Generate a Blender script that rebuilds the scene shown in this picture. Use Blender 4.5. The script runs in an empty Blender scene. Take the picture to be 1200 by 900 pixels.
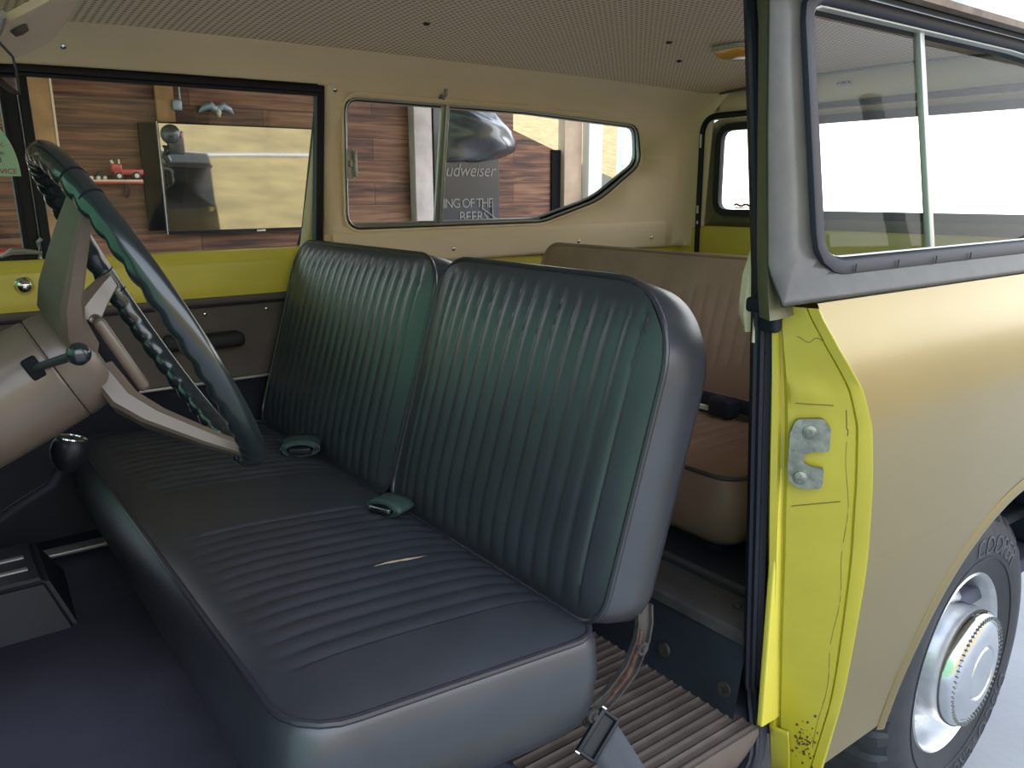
import bpy, bmesh, math, random
from mathutils import Vector, Matrix
from math import sin, cos, pi, radians
random.seed(7)
scn = bpy.context.scene
COL = scn.collection
V = Vector

# ------------------------------------------------------------------ materials
def mat(name, base, rough=.5, metal=0., coat=0., bump=None, var=None, spec=.5, emit=None):
    """bump=(scale,strength)  var=(scale,amount)"""
    m = bpy.data.materials.new(name); m.use_nodes = True
    nt = m.node_tree; b = nt.nodes['Principled BSDF']
    b.inputs['Base Color'].default_value = (*base, 1)
    b.inputs['Roughness'].default_value = rough
    b.inputs['Metallic'].default_value = metal
    b.inputs['Coat Weight'].default_value = coat
    b.inputs['Coat Roughness'].default_value = .12
    b.inputs['Specular IOR Level'].default_value = spec
    if emit:
        b.inputs['Emission Color'].default_value = (*emit[0], 1); b.inputs['Emission Strength'].default_value = emit[1]
    tc = None
    if bump or var:
        tc = nt.nodes.new('ShaderNodeTexCoord')
    if bump:
        n = nt.nodes.new('ShaderNodeTexNoise'); n.inputs['Scale'].default_value = bump[0]; n.inputs['Detail'].default_value = 4
        nt.links.new(tc.outputs['Object'], n.inputs['Vector'])
        bp = nt.nodes.new('ShaderNodeBump'); bp.inputs['Strength'].default_value = bump[1]; bp.inputs['Distance'].default_value = .004
        nt.links.new(n.outputs['Fac'], bp.inputs['Height']); nt.links.new(bp.outputs['Normal'], b.inputs['Normal'])
    if var:
        n = nt.nodes.new('ShaderNodeTexNoise'); n.inputs['Scale'].default_value = var[0]; n.inputs['Detail'].default_value = 5
        nt.links.new(tc.outputs['Object'], n.inputs['Vector'])
        mr = nt.nodes.new('ShaderNodeMapRange'); mr.inputs['From Min'].default_value = .3; mr.inputs['From Max'].default_value = .7
        mr.inputs['To Min'].default_value = 1 - var[1]; mr.inputs['To Max'].default_value = 1 + var[1]
        nt.links.new(n.outputs['Fac'], mr.inputs['Value'])
        vm = nt.nodes.new('ShaderNodeVectorMath'); vm.operation = 'SCALE'; vm.inputs[0].default_value = base
        nt.links.new(mr.outputs['Result'], vm.inputs['Scale']); nt.links.new(vm.outputs['Vector'], b.inputs['Base Color'])
    return m

def glass_mat(name, tint=(1, 1, 1), ior=1.5, boost=1.0):
    m = bpy.data.materials.new(name); m.use_nodes = True
    nt = m.node_tree; nt.nodes.clear()
    o = nt.nodes.new('ShaderNodeOutputMaterial'); mx = nt.nodes.new('ShaderNodeMixShader')
    t = nt.nodes.new('ShaderNodeBsdfTransparent'); t.inputs['Color'].default_value = (*tint, 1)
    g = nt.nodes.new('ShaderNodeBsdfGlossy'); g.inputs['Roughness'].default_value = .01
    f = nt.nodes.new('ShaderNodeFresnel'); f.inputs['IOR'].default_value = ior
    mu = nt.nodes.new('ShaderNodeMath'); mu.operation = 'MULTIPLY'; mu.inputs[1].default_value = boost; mu.use_clamp = True
    nt.links.new(f.outputs[0], mu.inputs[0]); nt.links.new(mu.outputs[0], mx.inputs[0])
    nt.links.new(t.outputs[0], mx.inputs[1]); nt.links.new(g.outputs[0], mx.inputs[2]); nt.links.new(mx.outputs[0], o.inputs[0])
    return m

def headliner_mat():
    m = mat('perforated_headliner', (.5, .42, .32), .75); nt = m.node_tree; b = nt.nodes['Principled BSDF']
    tc = nt.nodes.new('ShaderNodeTexCoord'); sp = nt.nodes.new('ShaderNodeSeparateXYZ'); nt.links.new(tc.outputs['Object'], sp.inputs[0])
    outs = []
    for ax in (0, 1):
        mu = nt.nodes.new('ShaderNodeMath'); mu.operation = 'MULTIPLY'; mu.inputs[1].default_value = 2 * pi / .017
        nt.links.new(sp.outputs[ax], mu.inputs[0])
        s = nt.nodes.new('ShaderNodeMath'); s.operation = 'SINE'; nt.links.new(mu.outputs[0], s.inputs[0]); outs.append(s)
    ad = nt.nodes.new('ShaderNodeMath'); ad.operation = 'ADD'; nt.links.new(outs[0].outputs[0], ad.inputs[0]); nt.links.new(outs[1].outputs[0], ad.inputs[1])
    mr = nt.nodes.new('ShaderNodeMapRange'); mr.inputs['From Min'].default_value = .5; mr.inputs['From Max'].default_value = 1.3
    nt.links.new(ad.outputs[0], mr.inputs['Value'])
    mx = nt.nodes.new('ShaderNodeMix'); mx.data_type = 'RGBA'; mx.inputs['A'].default_value = (.90, .69, .48, 1); mx.inputs['B'].default_value = (.30, .21, .155, 1)
    nt.links.new(mr.outputs[0], mx.inputs['Factor']); nt.links.new(mx.outputs['Result'], b.inputs['Base Color'])
    return m

def plank_mat(name, c1, c2, c3, bw=1.3, rh=.16, grain=1.0):
    """boards laid along object X, stacked along object Z"""
    m = mat(name, c1, .55); nt = m.node_tree; b = nt.nodes['Principled BSDF']
    tc = nt.nodes.new('ShaderNodeTexCoord'); sp = nt.nodes.new('ShaderNodeSeparateXYZ'); nt.links.new(tc.outputs['Object'], sp.inputs[0])
    cb = nt.nodes.new('ShaderNodeCombineXYZ'); nt.links.new(sp.outputs[0], cb.inputs[0]); nt.links.new(sp.outputs[2], cb.inputs[1])
    br = nt.nodes.new('ShaderNodeTexBrick'); br.offset = .37; br.inputs['Scale'].default_value = 1
    br.inputs['Brick Width'].default_value = bw; br.inputs['Row Height'].default_value = rh
    br.inputs['Mortar Size'].default_value = .0025; br.inputs['Mortar Smooth'].default_value = .1; br.inputs['Bias'].default_value = 0
    br.inputs['Color1'].default_value = (0, 0, 0, 1); br.inputs['Color2'].default_value = (1, 1, 1, 1); br.inputs['Mortar'].default_value = (0, 0, 0, 1)
    nt.links.new(cb.outputs[0], br.inputs['Vector'])
    mp = nt.nodes.new('ShaderNodeMapping'); mp.inputs['Scale'].default_value = (1.3 * grain, 1, 22 * grain)
    nt.links.new(tc.outputs['Object'], mp.inputs['Vector'])
    ns = nt.nodes.new('ShaderNodeTexNoise'); ns.inputs['Scale'].default_value = 1.6; ns.inputs['Detail'].default_value = 6; ns.inputs['Distortion'].default_value = .7
    nt.links.new(mp.outputs[0], ns.inputs['Vector'])
    n2 = nt.nodes.new('ShaderNodeTexNoise'); n2.inputs['Scale'].default_value = 2.2; n2.inputs['Detail'].default_value = 3
    nt.links.new(tc.outputs['Object'], n2.inputs['Vector'])
    r = nt.nodes.new('ShaderNodeValToRGB'); r.color_ramp.elements[0].position = .32; r.color_ramp.elements[0].color = (*c2, 1)
    r.color_ramp.elements[1].position = .68; r.color_ramp.elements[1].color = (*c3, 1)
    e = r.color_ramp.elements.new(.5); e.color = (*c1, 1)
    a = nt.nodes.new('ShaderNodeMath'); a.operation = 'MULTIPLY_ADD'; a.inputs[1].default_value = .18; 
    nt.links.new(br.outputs['Color'], a.inputs[0]); nt.links.new(ns.outputs['Fac'], a.inputs[2])
    a2 = nt.nodes.new('ShaderNodeMath'); a2.operation = 'MULTIPLY_ADD'; a2.inputs[1].default_value = .3
    nt.links.new(n2.outputs['Fac'], a2.inputs[0]); nt.links.new(a.outputs[0], a2.inputs[2])
    a3 = nt.nodes.new('ShaderNodeMath'); a3.operation = 'SUBTRACT'; a3.inputs[1].default_value = .24; nt.links.new(a2.outputs[0], a3.inputs[0])
    nt.links.new(a3.outputs[0], r.inputs['Fac'])
    mx = nt.nodes.new('ShaderNodeMix'); mx.data_type = 'RGBA'; mx.inputs['B'].default_value = (.02, .012, .01, 1)
    nt.links.new(br.outputs['Fac'], mx.inputs['Factor']); nt.links.new(r.outputs['Color'], mx.inputs['A'])
    nt.links.new(mx.outputs['Result'], b.inputs['Base Color'])
    return m

M = {}
M['yellow'] = mat('yellow_paint', (.43, .355, .025), .35, coat=.3, var=(9, .06))
M['yellow_in'] = mat('yellow_door_paint', (.72, .60, .08), .38, coat=.25, var=(6, .06))
M['tan'] = mat('tan_gold_paint', (.25, .193, .083), .30, .6, coat=.1, bump=(2.2, .06), var=(3, .05))
M['hardtop'] = mat('weathered_hardtop_paint', (.055, .052, .044), .5, .2, coat=.05, var=(25, .18))
M['olive'] = mat('olive_inner_paint', (.12, .11, .06), .5, var=(30, .12))
M['roof'] = mat('roof_paint', (.45, .5, .52), .25, coat=.6)
M['gutter'] = mat('worn_gutter', (.16, .12, .1), .4, .3, var=(30, .35))
M['rubber'] = mat('black_rubber', (.010, .0105, .019), .5, spec=.3)
M['rubber_dull'] = mat('dusty_black_rubber', (.022, .022, .027), .6, spec=.3)
M['tyre'] = mat('tyre_rubber', (.022, .022, .027), .6, bump=(60, .08), var=(14, .2))
M['letters'] = mat('tyre_letter_rubber', (.05, .05, .056), .45)
M['chrome'] = mat('chrome', (.78, .79, .8), .12, 1.)
M['steel'] = mat('painted_steel', (.62, .63, .64), .3, .85, var=(20, .12))
M['pitted'] = mat('pitted_zinc', (.25, .25, .225), .45, .8, bump=(120, .25), var=(70, .3))
M['alu'] = mat('aluminium', (.5, .5, .48), .42, .6)
M['trim'] = mat('beige_trim', (.92, .73, .52), .62, bump=(160, .08), var=(3, .05))
M['headliner'] = headliner_mat()
M['vinyl'] = mat('black_vinyl', (.034, .037, .047), .35, bump=(420, .05), var=(10, .12), spec=.7)
M['piping'] = mat('black_piping', (.03, .03, .04), .3)
M['brown'] = mat('brown_vinyl', (.38, .225, .165), .5, bump=(300, .05), var=(8, .12))
M['door_trim'] = mat('brown_door_trim', (.085, .07, .062), .55, bump=(200, .08), var=(12, .1))
M['column'] = mat('tan_column_paint', (.105, .078, .058), .38, coat=.15, var=(15, .15))
M['wheel_rim'] = mat('dark_green_black_plastic', (.011, .016, .017), .24, coat=.4)
M['worn'] = mat('worn_grip', (.16, .125, .09), .5, bump=(80, .3), var=(60, .4))
M['carpet'] = mat('dark_blue_carpet', (.055, .056, .085), .9, bump=(260, .4), var=(5, .25))
M['dark'] = mat('dark_painted_steel', (.014, .018, .028), .6, var=(9, .25))
M['mat'] = mat('ribbed_brown_mat', (.095, .07, .06), .6, bump=(60, .15), var=(11, .35))
M['ledge'] = mat('worn_grey_ledge', (.055, .05, .052), .5, bump=(80, .2), var=(16, .4))
M['bracket'] = mat('worn_bracket', (.05, .042, .04), .5, .3, bump=(90, .3), var=(40, .4))
M['rust'] = mat('rust', (.085, .036, .02), .85, bump=(200, .6), var=(120, .5))
M['webbing'] = mat('grey_webbing', (.06, .062, .075), .8, bump=(500, .3))
M['greenweb'] = mat('dark_green_webbing', (.035, .066, .062), .5, bump=(500, .3))
M['blackplastic'] = mat('black_plastic', (.010, .011, .015), .4, spec=.3)
M['amber'] = mat('amber_lens', (.85, .38, .05), .2, coat=.5)
M['white'] = mat('white_plastic', (.8, .78, .74), .4)
M['glass'] = glass_mat('window_glass', (.95, .96, .95), 1.5, .4)
M['glass_far'] = glass_mat('far_window_glass', (.95, .96, .95), 1.5, .55)
M['glass_screen'] = glass_mat('tinted_windshield', (.62, .95, .78), 1.5, 1.4)
M['mirror'] = mat('mirror_glass', (.8, .8, .82), .03, 1.)
M['screen'] = mat('television_screen', (.008, .008, .01), .03, spec=1.0, coat=1.)
M['screen'].node_tree.nodes['Principled BSDF'].inputs['IOR'].default_value = 2.6
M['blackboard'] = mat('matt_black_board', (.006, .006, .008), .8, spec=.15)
M['wood'] = plank_mat('rustic_wall_boards', (.17, .064, .033), (.05, .021, .015), (.29, .14, .075))
M['post'] = mat('orange_pine', (.36, .185, .075), .6, bump=(20, .2), var=(7, .3))
M['edge'] = mat('pale_edge_wood', (.75, .6, .42), .6)
M['whitewood'] = mat('whitewashed_plank', (.62, .53, .50), .65, var=(6, .2))
M['pinkwood'] = mat('pale_tan_post', (.50, .35, .24), .65, var=(5, .2))
M['whitepost'] = mat('white_post', (.82, .8, .74), .5)
M['greyboard'] = mat('grey_green_board', (.20, .19, .15), .6, var=(6, .1))
M['bag'] = mat('grey_plastic_sheet', (.06, .06, .065), .25, bump=(9, .9), var=(6, .3), coat=.5)
M['sign'] = mat('dark_sign', (.028, .026, .03), .35, coat=.4)
M['signtext'] = mat('grey_lettering', (.22, .195, .175), .5)
M['red'] = mat('red_enamel', (.55, .06, .05), .3, coat=.4)
M['pinkred'] = mat('faded_red', (.62, .16, .13), .4)
M['cream'] = mat('cream_paint', (.75, .68, .55), .4)
M['dkmetal'] = mat('dark_iron', (.05, .05, .06), .5, .6)
M['bluegrey'] = mat('blue_grey_metal', (.30, .36, .40), .4, .3)
M['sticker'] = mat('pale_green_sticker', (.52, .78, .55), .5)
M['ink'] = mat('dark_ink', (.03, .05, .05), .6)
M['redink'] = mat('red_ink', (.5, .05, .06), .6)
M['concrete'] = mat('pale_concrete', (.32, .32, .335), .8, bump=(40, .3), var=(3, .1))
M['drygrass'] = mat('dry_yellow_grass', (.42, .28, .09), .9, bump=(3, .5), var=(1.2, .25))
M['hillgrass'] = mat('dry_hill_grass', (.36, .235, .08), .9, bump=(6, .8), var=(3.5, .3))
M['lawn'] = mat('green_lawn', (.10, .34, .07), .9, var=(1, .3))
M['leaf'] = mat('green_leaves', (.15, .30, .15), .7, bump=(6, .8), var=(4, .5))
M['tear'] = mat('torn_backing', (.5, .38, .27), .9, bump=(300, .6))
M['black_tar'] = mat('seam_sealer', (.13, .10, .02), .7)

# ------------------------------------------------------------------ helpers
def link(name, bm, m, parent=None, smooth=True, angle=40, mods=()):
    bmesh.ops.recalc_face_normals(bm, faces=bm.faces)
    me = bpy.data.meshes.new(name); bm.to_mesh(me); bm.free()
    me.materials.append(M[m] if isinstance(m, str) else m)
    o = bpy.data.objects.new(name, me); COL.objects.link(o)
    if smooth:
        me.shade_smooth()
        me.set_sharp_from_angle(angle=radians(angle))
    for k in mods:
        md = o.modifiers.new(k[0], k[0])
        for a, b in k[1].items(): setattr(md, a, b)
    if parent: setpar(o, parent)
    return o

def wmat(o):
    w = Matrix.Translation(o.location)
    return w

ORG = {}
def setpar(o, p):
    """keep mesh coordinates in world space and move the origin of a child to zero offset"""
    o.parent = p
    o.matrix_parent_inverse = Matrix.Translation(-worldloc(p))

def worldloc(p):
    return V(ORG.get(p.name, (0, 0, 0)))

def thing(name, label, cat, loc, group=None):
    o = bpy.data.objects.new(name, None); COL.objects.link(o)
    o.empty_display_size = .1; o.location = loc; ORG[o.name] = tuple(loc)
    o['label'] = label; o['category'] = cat
    if group: o['group'] = group
    return o

def tag(o, label, cat, group=None):
    o['label'] = label; o['category'] = cat
    if group: o['group'] = group
    return o

def struct(o):
    o['kind'] = 'structure'; return o

def BM(): return bmesh.new()

def box(bm, c, s, rot=None, bevel=0):
    r = bmesh.ops.create_cube(bm, size=1)
    vs = r['verts']
    bmesh.ops.scale(bm, vec=V(s), verts=vs)
    if bevel:
        es = list({e for v in vs for e in v.link_edges})
        rb = bmesh.ops.bevel(bm, geom=es, offset=bevel, segments=3, affect='EDGES', profile=.5)
        vs = list({v for f in rb['faces'] for v in f.verts} | {v for v in vs if v.is_valid})
    if rot is not None: bmesh.ops.transform(bm, matrix=rot.to_4x4(), verts=vs)
    bmesh.ops.translate(bm, vec=V(c), verts=vs)
    return vs

def basis(n, up=(0, 0, 1)):
    n = V(n).normalized(); up = V(up)
    if abs(n.dot(up)) > .98: up = V((1, 0, 0))
    x = up.cross(n).normalized(); y = n.cross(x)
    return Matrix((x, y, n)).transposed()

def lathe(bm, prof, origin, axis, seg=48, up=(0, 0, 1)):
    """prof: list of (radius, along)"""
    B = basis(axis, up); rings = []
    for r, h in prof:
        if r < 1e-6:
            rings.append([bm.verts.new(V(origin) + B @ V((0, 0, h)))])
        else:
            rings.append([bm.verts.new(V(origin) + B @ V((r * cos(2 * pi * k / seg), r * sin(2 * pi * k / seg), h))) for k in range(seg)])
    for a, b in zip(rings, rings[1:]):
        for k in range(seg):
            k2 = (k + 1) % seg
            if len(a) == 1 and len(b) == 1: continue
            if len(a) == 1: bm.faces.new((a[0], b[k], b[k2]))
            elif len(b) == 1: bm.faces.new((a[k], b[0], a[k2]))
            else: bm.faces.new((a[k], b[k], b[k2], a[k2]))

def tube(bm, pts, r, seg=10, closed=False, flat=None, up=(0, 0, 1), caps=True):
    """r: number or list; flat=(a,b) elliptical/rect section multipliers along (side,up)"""
    pts = [V(p) for p in pts]; n = len(pts); rings = []
    prev = None
    for i, p in enumerate(pts):
        if closed: t = pts[(i + 1) % n] - pts[i - 1]
        else: t = pts[min(i + 1, n - 1)] - pts[max(i - 1, 0)]
        t.normalize()
        u = V(up)
        s = t.cross(u)
        if s.length < .05: s = t.cross(V((1, 0, 0)) if prev is None else prev.cross(t))
        s.normalize(); w = s.cross(t).normalized(); prev = s
        rr = r[i] if isinstance(r, (list, tuple)) else r
        fa, fb = flat if flat else (1, 1)
        rings.append([bm.verts.new(p + s * (rr * fa * cos(2 * pi * k / seg)) + w * (rr * fb * sin(2 * pi * k / seg))) for k in range(seg)])
    m = n if closed else n - 1
    for i in range(m):
        a, b = rings[i], rings[(i + 1) % n]
        for k in range(seg):
            bm.faces.new((a[k], a[(k + 1) % seg], b[(k + 1) % seg], b[k]))
    if caps and not closed:
        bm.faces.new(rings[0][::-1]); bm.faces.new(rings[-1])

def sweep(bm, pts, prof, frame, closed=False):
    """prof: closed list of (a,b); frame(i,p,t) -> (A,B) vectors"""
    pts = [V(p) for p in pts]; n = len(pts); rings = []
    for i, p in enumerate(pts):
        t = (pts[(i + 1) % n] - pts[i - 1]) if closed else (pts[min(i + 1, n - 1)] - pts[max(i - 1, 0)])
        A, Bv = frame(i, p, t.normalized())
        rings.append([bm.verts.new(p + A * a + Bv * b) for a, b in prof])
    m = n if closed else n - 1; q = len(prof)
    for i in range(m):
        a, b = rings[i], rings[(i + 1) % n]
        for k in range(q): bm.faces.new((a[k], a[(k + 1) % q], b[(k + 1) % q], b[k]))
    if not closed:
        bm.faces.new(rings[0][::-1]); bm.faces.new(rings[-1])

def roundpoly(pts, rad, seg=8):
    """2-D polygon with rounded corners"""
    out = []; n = len(pts)
    for i in range(n):
        p = V(pts[i]).to_2d() if len(pts[i]) > 2 else V((pts[i][0], pts[i][1]))
        a = V((pts[i - 1][0], pts[i - 1][1])) - p; b = V((pts[(i + 1) % n][0], pts[(i + 1) % n][1])) - p
        r = rad[i] if isinstance(rad, (list, tuple)) else rad
        if r <= 0: out.append((p.x, p.y)); continue
        la, lb = a.length, b.length; a.normalize(); b.normalize()
        ang = math.acos(max(-1, min(1, a.dot(b)))); d = min(r / math.tan(ang / 2), la * .49, lb * .49)
        p0 = p + a * d; p1 = p + b * d
        for k in range(seg + 1):
            t = k / seg
            q = p0 * (1 - t) ** 2 + p * 2 * t * (1 - t) + p1 * t * t
            out.append((q.x, q.y))
    return out

def offset_loop(lp, d):
    n = len(lp); out = []
    area = sum(lp[i - 1][0] * lp[i][1] - lp[i][0] * lp[i - 1][1] for i in range(n))
    sg = 1 if area > 0 else -1
    for i in range(n):
        a = V(lp[i - 1]); b = V(lp[(i + 1) % n]); t = (b - a)
        if t.length < 1e-9: t = V((1, 0))
        t.normalize(); nn = V((t.y, -t.x)) * sg
        out.append((lp[i][0] + nn.x * d, lp[i][1] + nn.y * d))
    return out

def resample(lp, n):
    L = [0]
    m = len(lp)
    for i in range(m): L.append(L[-1] + (V(lp[(i + 1) % m]) - V(lp[i])).length)
    out = []; j = 0
    for k in range(n):
        s = L[-1] * k / n
        while L[j + 1] < s: j += 1
        t = (s - L[j]) / max(1e-9, L[j + 1] - L[j])
        a = V(lp[j % m]); b = V(lp[(j + 1) % m]); q = a.lerp(b, t); out.append((q.x, q.y))
    return out

def fill2d(outer, holes=(), cuts_u=(), cuts_v=()):
    bm = BM()
    es = []
    for lp in [outer] + list(holes):
        vs = [bm.verts.new((a, b, 0)) for a, b in lp]
        for i in range(len(vs)): es.append(bm.edges.new((vs[i - 1], vs[i])))
    bmesh.ops.triangle_fill(bm, use_beauty=True, use_dissolve=False, edges=es)
    for c in cuts_u:
        bmesh.ops.bisect_plane(bm, geom=bm.verts[:] + bm.edges[:] + bm.faces[:], plane_co=(c, 0, 0), plane_no=(1, 0, 0))
    for c in cuts_v:
        bmesh.ops.bisect_plane(bm, geom=bm.verts[:] + bm.edges[:] + bm.faces[:], plane_co=(0, c, 0), plane_no=(0, 1, 0))
    return bm

def mapbm(bm, f):
    for v in bm.verts: v.co = V(f(v.co.x, v.co.y))
    return bm

def frange(a, b, s):
    out = []; x = a
    while x < b - 1e-9: out.append(x); x += s
    return out

def lerp_tab(x, tab):
    if x <= tab[0][0]: return tab[0][1]
    for (a, b), (c, d) in zip(tab, tab[1:]):
        if x <= c: return b + (d - b) * (x - a) / (c - a)
    return tab[-1][1]

def smooth_tab(x, tab):
    e = .012
    return sum(lerp_tab(x + k * e, tab) for k in (-2, -1, 0, 1, 2)) / 5

def grid(bm, rows, close_u=False, close_v=False):
    vs = [[bm.verts.new(V(p)) for p in r] for r in rows]
    nr = len(vs); nc = len(vs[0])
    for i in range(nr if close_v else nr - 1):
        for j in range(nc if close_u else nc - 1):
            q = (vs[i][j], vs[i][(j + 1) % nc], vs[(i + 1) % nr][(j + 1) % nc], vs[(i + 1) % nr][j])
            try: bm.faces.new(q)
            except ValueError: pass
    return vs

def screw(bm, c, n, r=.005):
    lathe(bm, [(0, .0035), (r * .5, .0033), (r * .85, .002), (r, 0), (r, -.002)], c, n, 12)

def dup(o, loc_delta, parent=None):
    c = o.copy(); COL.objects.link(c)
    c.location = o.location + V(loc_delta)
    return c

def text_mesh(name, s, size, m, parent, f, extrude=.001, shear=0., space=1.0):
    """f maps a 2-D text coordinate (x centred, y baseline) + height to 3-D"""
    cu = bpy.data.curves.new(name, 'FONT'); cu.body = s; cu.size = size; cu.extrude = extrude; cu.shear = shear
    cu.align_x = 'CENTER'; cu.space_character = space; cu.resolution_u = 3
    t = bpy.data.objects.new(name, cu); COL.objects.link(t)
    bpy.context.view_layer.update()
    dg = bpy.context.evaluated_depsgraph_get()
    me = bpy.data.meshes.new_from_object(t.evaluated_get(dg))
    bm = BM(); bm.from_mesh(me)
    bpy.data.objects.remove(t); bpy.data.curves.remove(cu); bpy.data.meshes.remove(me)
    for v in bm.verts: v.co = V(f(v.co.x, v.co.y, v.co.z))
    return link(name, bm, m, parent, smooth=False)

# ------------------------------------------------------------------ camera
yaw, pitch, roll, fpx = .6368, .2348, -.0049, 946.2
fw = V((sin(yaw) * cos(pitch), cos(yaw) * cos(pitch), -sin(pitch)))
rt = V((cos(yaw), -sin(yaw), 0)); up = rt.cross(fw)
r2 = rt * cos(roll) + up * sin(roll); u2 = -rt * sin(roll) + up * cos(roll)
cam = bpy.data.cameras.new('camera'); cam.sensor_width = 36; cam.sensor_fit = 'HORIZONTAL'; cam.lens = 36 * fpx / 1200; cam.clip_start = .02
co = bpy.data.objects.new('camera', cam); COL.objects.link(co)
Mx = Matrix((r2, u2, -fw)).transposed().to_4x4(); Mx.translation = V((-.774, -.6513, 1.3753)); co.matrix_world = Mx
scn.camera = co

# ------------------------------------------------------------------ the car
WID = 1.70
def mir(y): return WID - y
car = thing('car', 'yellow and tan two-door off-road car seen through its open driver side doorway', 'car', (.4, .85, 0))
YO = [(.38, -.022), (.6, -.045), (.8, -.058), (.95, -.058), (1.04, -.051), (1.1, -.039), (1.155, -.024), (1.2, -.004), (1.219, .004)]
def yo(z): return smooth_tab(z, YO)
JE = [(.40, .315), (.452, .322), (.555, .338), (.70, .341), (.846, .340), (.957, .332), (1.036, .327), (1.094, .310), (1.153, .27), (1.206, .246), (1.22, .243)]
def xj(z): return lerp_tab(z, JE)
WC = V((.955, -.0, .365)); RT = .372
RA = .452
def arch_x(z, s):
    d = z - WC.z
    return WC.x + s * math.sqrt(max(0, RA * RA - d * d))

def body_side(name, far):
    bm = BM(); Y = (lambda y: mir(y)) if far else (lambda y: y)
    ztop = WC.z + RA
    x0f = (lambda z: xj(z)) if not far else (lambda z: .2)
    # upper zone
    rows = []
    for z in [ztop + (1.219 - ztop) * k / 22 for k in range(23)]:
        a = x0f(z); rows.append([(a + (1.86 - a) * t / 60, Y(yo(z)), z) for t in range(61)])
    grid(bm, rows)
    for s, xe in ((-1, None), (1, 1.86)):
        rows = []
        for k in range(31):
            z = .45 + (ztop - .45) * (1 - (1 - k / 30) ** 2)
            z = min(z, ztop - 1e-4)
            a = x0f(z) if s < 0 else xe; b = arch_x(z, s)
            rows.append([(a + (b - a) * t / 20, Y(yo(z)), z) for t in range(21)])
        grid(bm, rows)
        # rolled lip round the arch
        lip = []
        for k in range(41):
            ang = pi * .5 + (pi * .5 + .19) * k / 40 * (1 if s < 0 else -1)
            z = WC.z + RA * sin(ang); x = WC.x + RA * cos(ang)
            if z < .43: continue
            y = yo(z); c = V((x, 0, z)) - V((WC.x, 0, WC.z)); c.normalize()
            lip.append([(x + c.x * .022, Y(y - .001), z + c.z * .022), (x + c.x * .008, Y(y - .006), z + c.z * .008), (x, Y(y - .004), z), (x - c.x * .004, Y(y + .008), z - c.z * .004), (x - c.x * .002, Y(y + .05), z - c.z * .002)])
        grid(bm, lip)
    # bottom return edge
    a = x0f(.45); b = arch_x(.45, -1)
    grid(bm, [[(a + (b - a) * t / 8, Y(yo(.45)), .45) for t in range(9)], [(a + (b - a) * t / 8, Y(yo(.45) + .05), .435) for t in range(9)]])
    # rolled belt edge
    grid(bm, [[(a2, Y(yo(1.219)), 1.219) for a2 in (.243 if not far else .2, 1.86)], [(a2, Y(.012), 1.2205) for a2 in (.243 if not far else .2, 1.86)], [(a2, Y(.03), 1.216) for a2 in (.243 if not far else .2, 1.86)]])
    return link(name, bm, 'tan', car, angle=50)
bs = body_side('quarter_panel', False); bs['label'] = 'tan gold painted rear quarter panel'
body_side('quarter_panel', True)

# door jamb (yellow) : lofted from the outer cut line to the inner seal line
def jamb():
    bm = BM(); rows = []
    XI = [(.40, .318), (.52, .296), (.655, .277), (.89, .252), (1.03, .240), (1.16, .229), (1.215, .224)]
    N = 60
    for k in range(N + 1):
        z = .40 + (1.212 - .40) * k / N
        po = V((xj(z), yo(z) - .0005, z)); pi_ = V((lerp_tab(z, XI), .060, z))
        d = (pi_ - po); nrm = V((-d.y, d.x, 0)).normalized()
        if nrm.x > 0: nrm = -nrm
        w = d.length
        row = []
        st = .021 + .004 * sin(z * 9)
        sq = lambda t, h: po + d * t + nrm * h
        e = min(.3, st / w)
        row += [sq(-.004, -.003), sq(0, .0), sq(.02, .0015), sq(e * .9, .0015), sq(e, -.002), sq(e * 1.08, .0008)]
        for t in (.3, .4, .5, .6, .7, .78): row.append(sq(max(t, e * 1.2), .001))
        # raised reinforcement panel behind the striker
        q = 0.004 if 1.075 < z < 1.10 else 0
        for i in range(8, 12): row[i] = row[i] + nrm * q
        row += [sq(.83, .001), sq(.86, -.006), sq(.90, -.006), sq(.93, .006), sq(1.0, .006), sq(1.02, -.012)]
        rows.append(row)
    grid(bm, rows)
    return link('door_jamb', bm, 'yellow', car, angle=35)
jb = jamb(); jb['label'] = 'bright yellow door jamb'
# seam sealer line and rust specks on the jamb
def jamb_pt(z, t, h=.0015):
    XI = [(.40, .318), (.52, .296), (.655, .277), (.89, .252), (1.03, .240), (1.16, .229), (1.215, .224)]
    po = V((xj(z), yo(z), z)); pi_ = V((lerp_tab(z, XI), .060, z)); d = pi_ - po
    nrm = V((-d.y, d.x, 0)).normalized()
    if nrm.x > 0: nrm = -nrm
    return po + d * t + nrm * h, nrm, d.normalized()
bm = BM()
tube(bm, [jamb_pt(z, .24 + .02 * sin(z * 40), .0006)[0] for z in frange(.47, 1.02, .02)], .0008, 6)
tube(bm, [jamb_pt(1.02 + k * .004, .24 + (.02 if k > 2 else 0) - .035 * k / 10, .0006)[0] for k in range(11)], .0011, 6)
tube(bm, [jamb_pt(1.165 + .004 * sin(k), .2 + .05 * k, .0008)[0] for k in range(9)], .0007, 6)
tube(bm, [jamb_pt(1.066, .35 + .05 * k, .002)[0] for k in range(9)], .0008, 6)
tube(bm, [jamb_pt(.915 - .002 * k, .3 + .06 * k, .0016)[0] for k in range(9)], .0008, 6)
link('seam_line', bm, 'black_tar', jb)
bm = BM()
for k in range(70):
    z = random.gauss(.475, .02); t = random.gauss(.42, .10)
    p, n, d = jamb_pt(max(.42, z), t, .0016)
    bmesh.ops.create_icosphere(bm, subdivisions=1, radius=random.uniform(.0006, .0026), matrix=Matrix.Translation(p))
link('rust_patch', bm, 'rust', jb)['label'] = 'rust specks'
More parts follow.
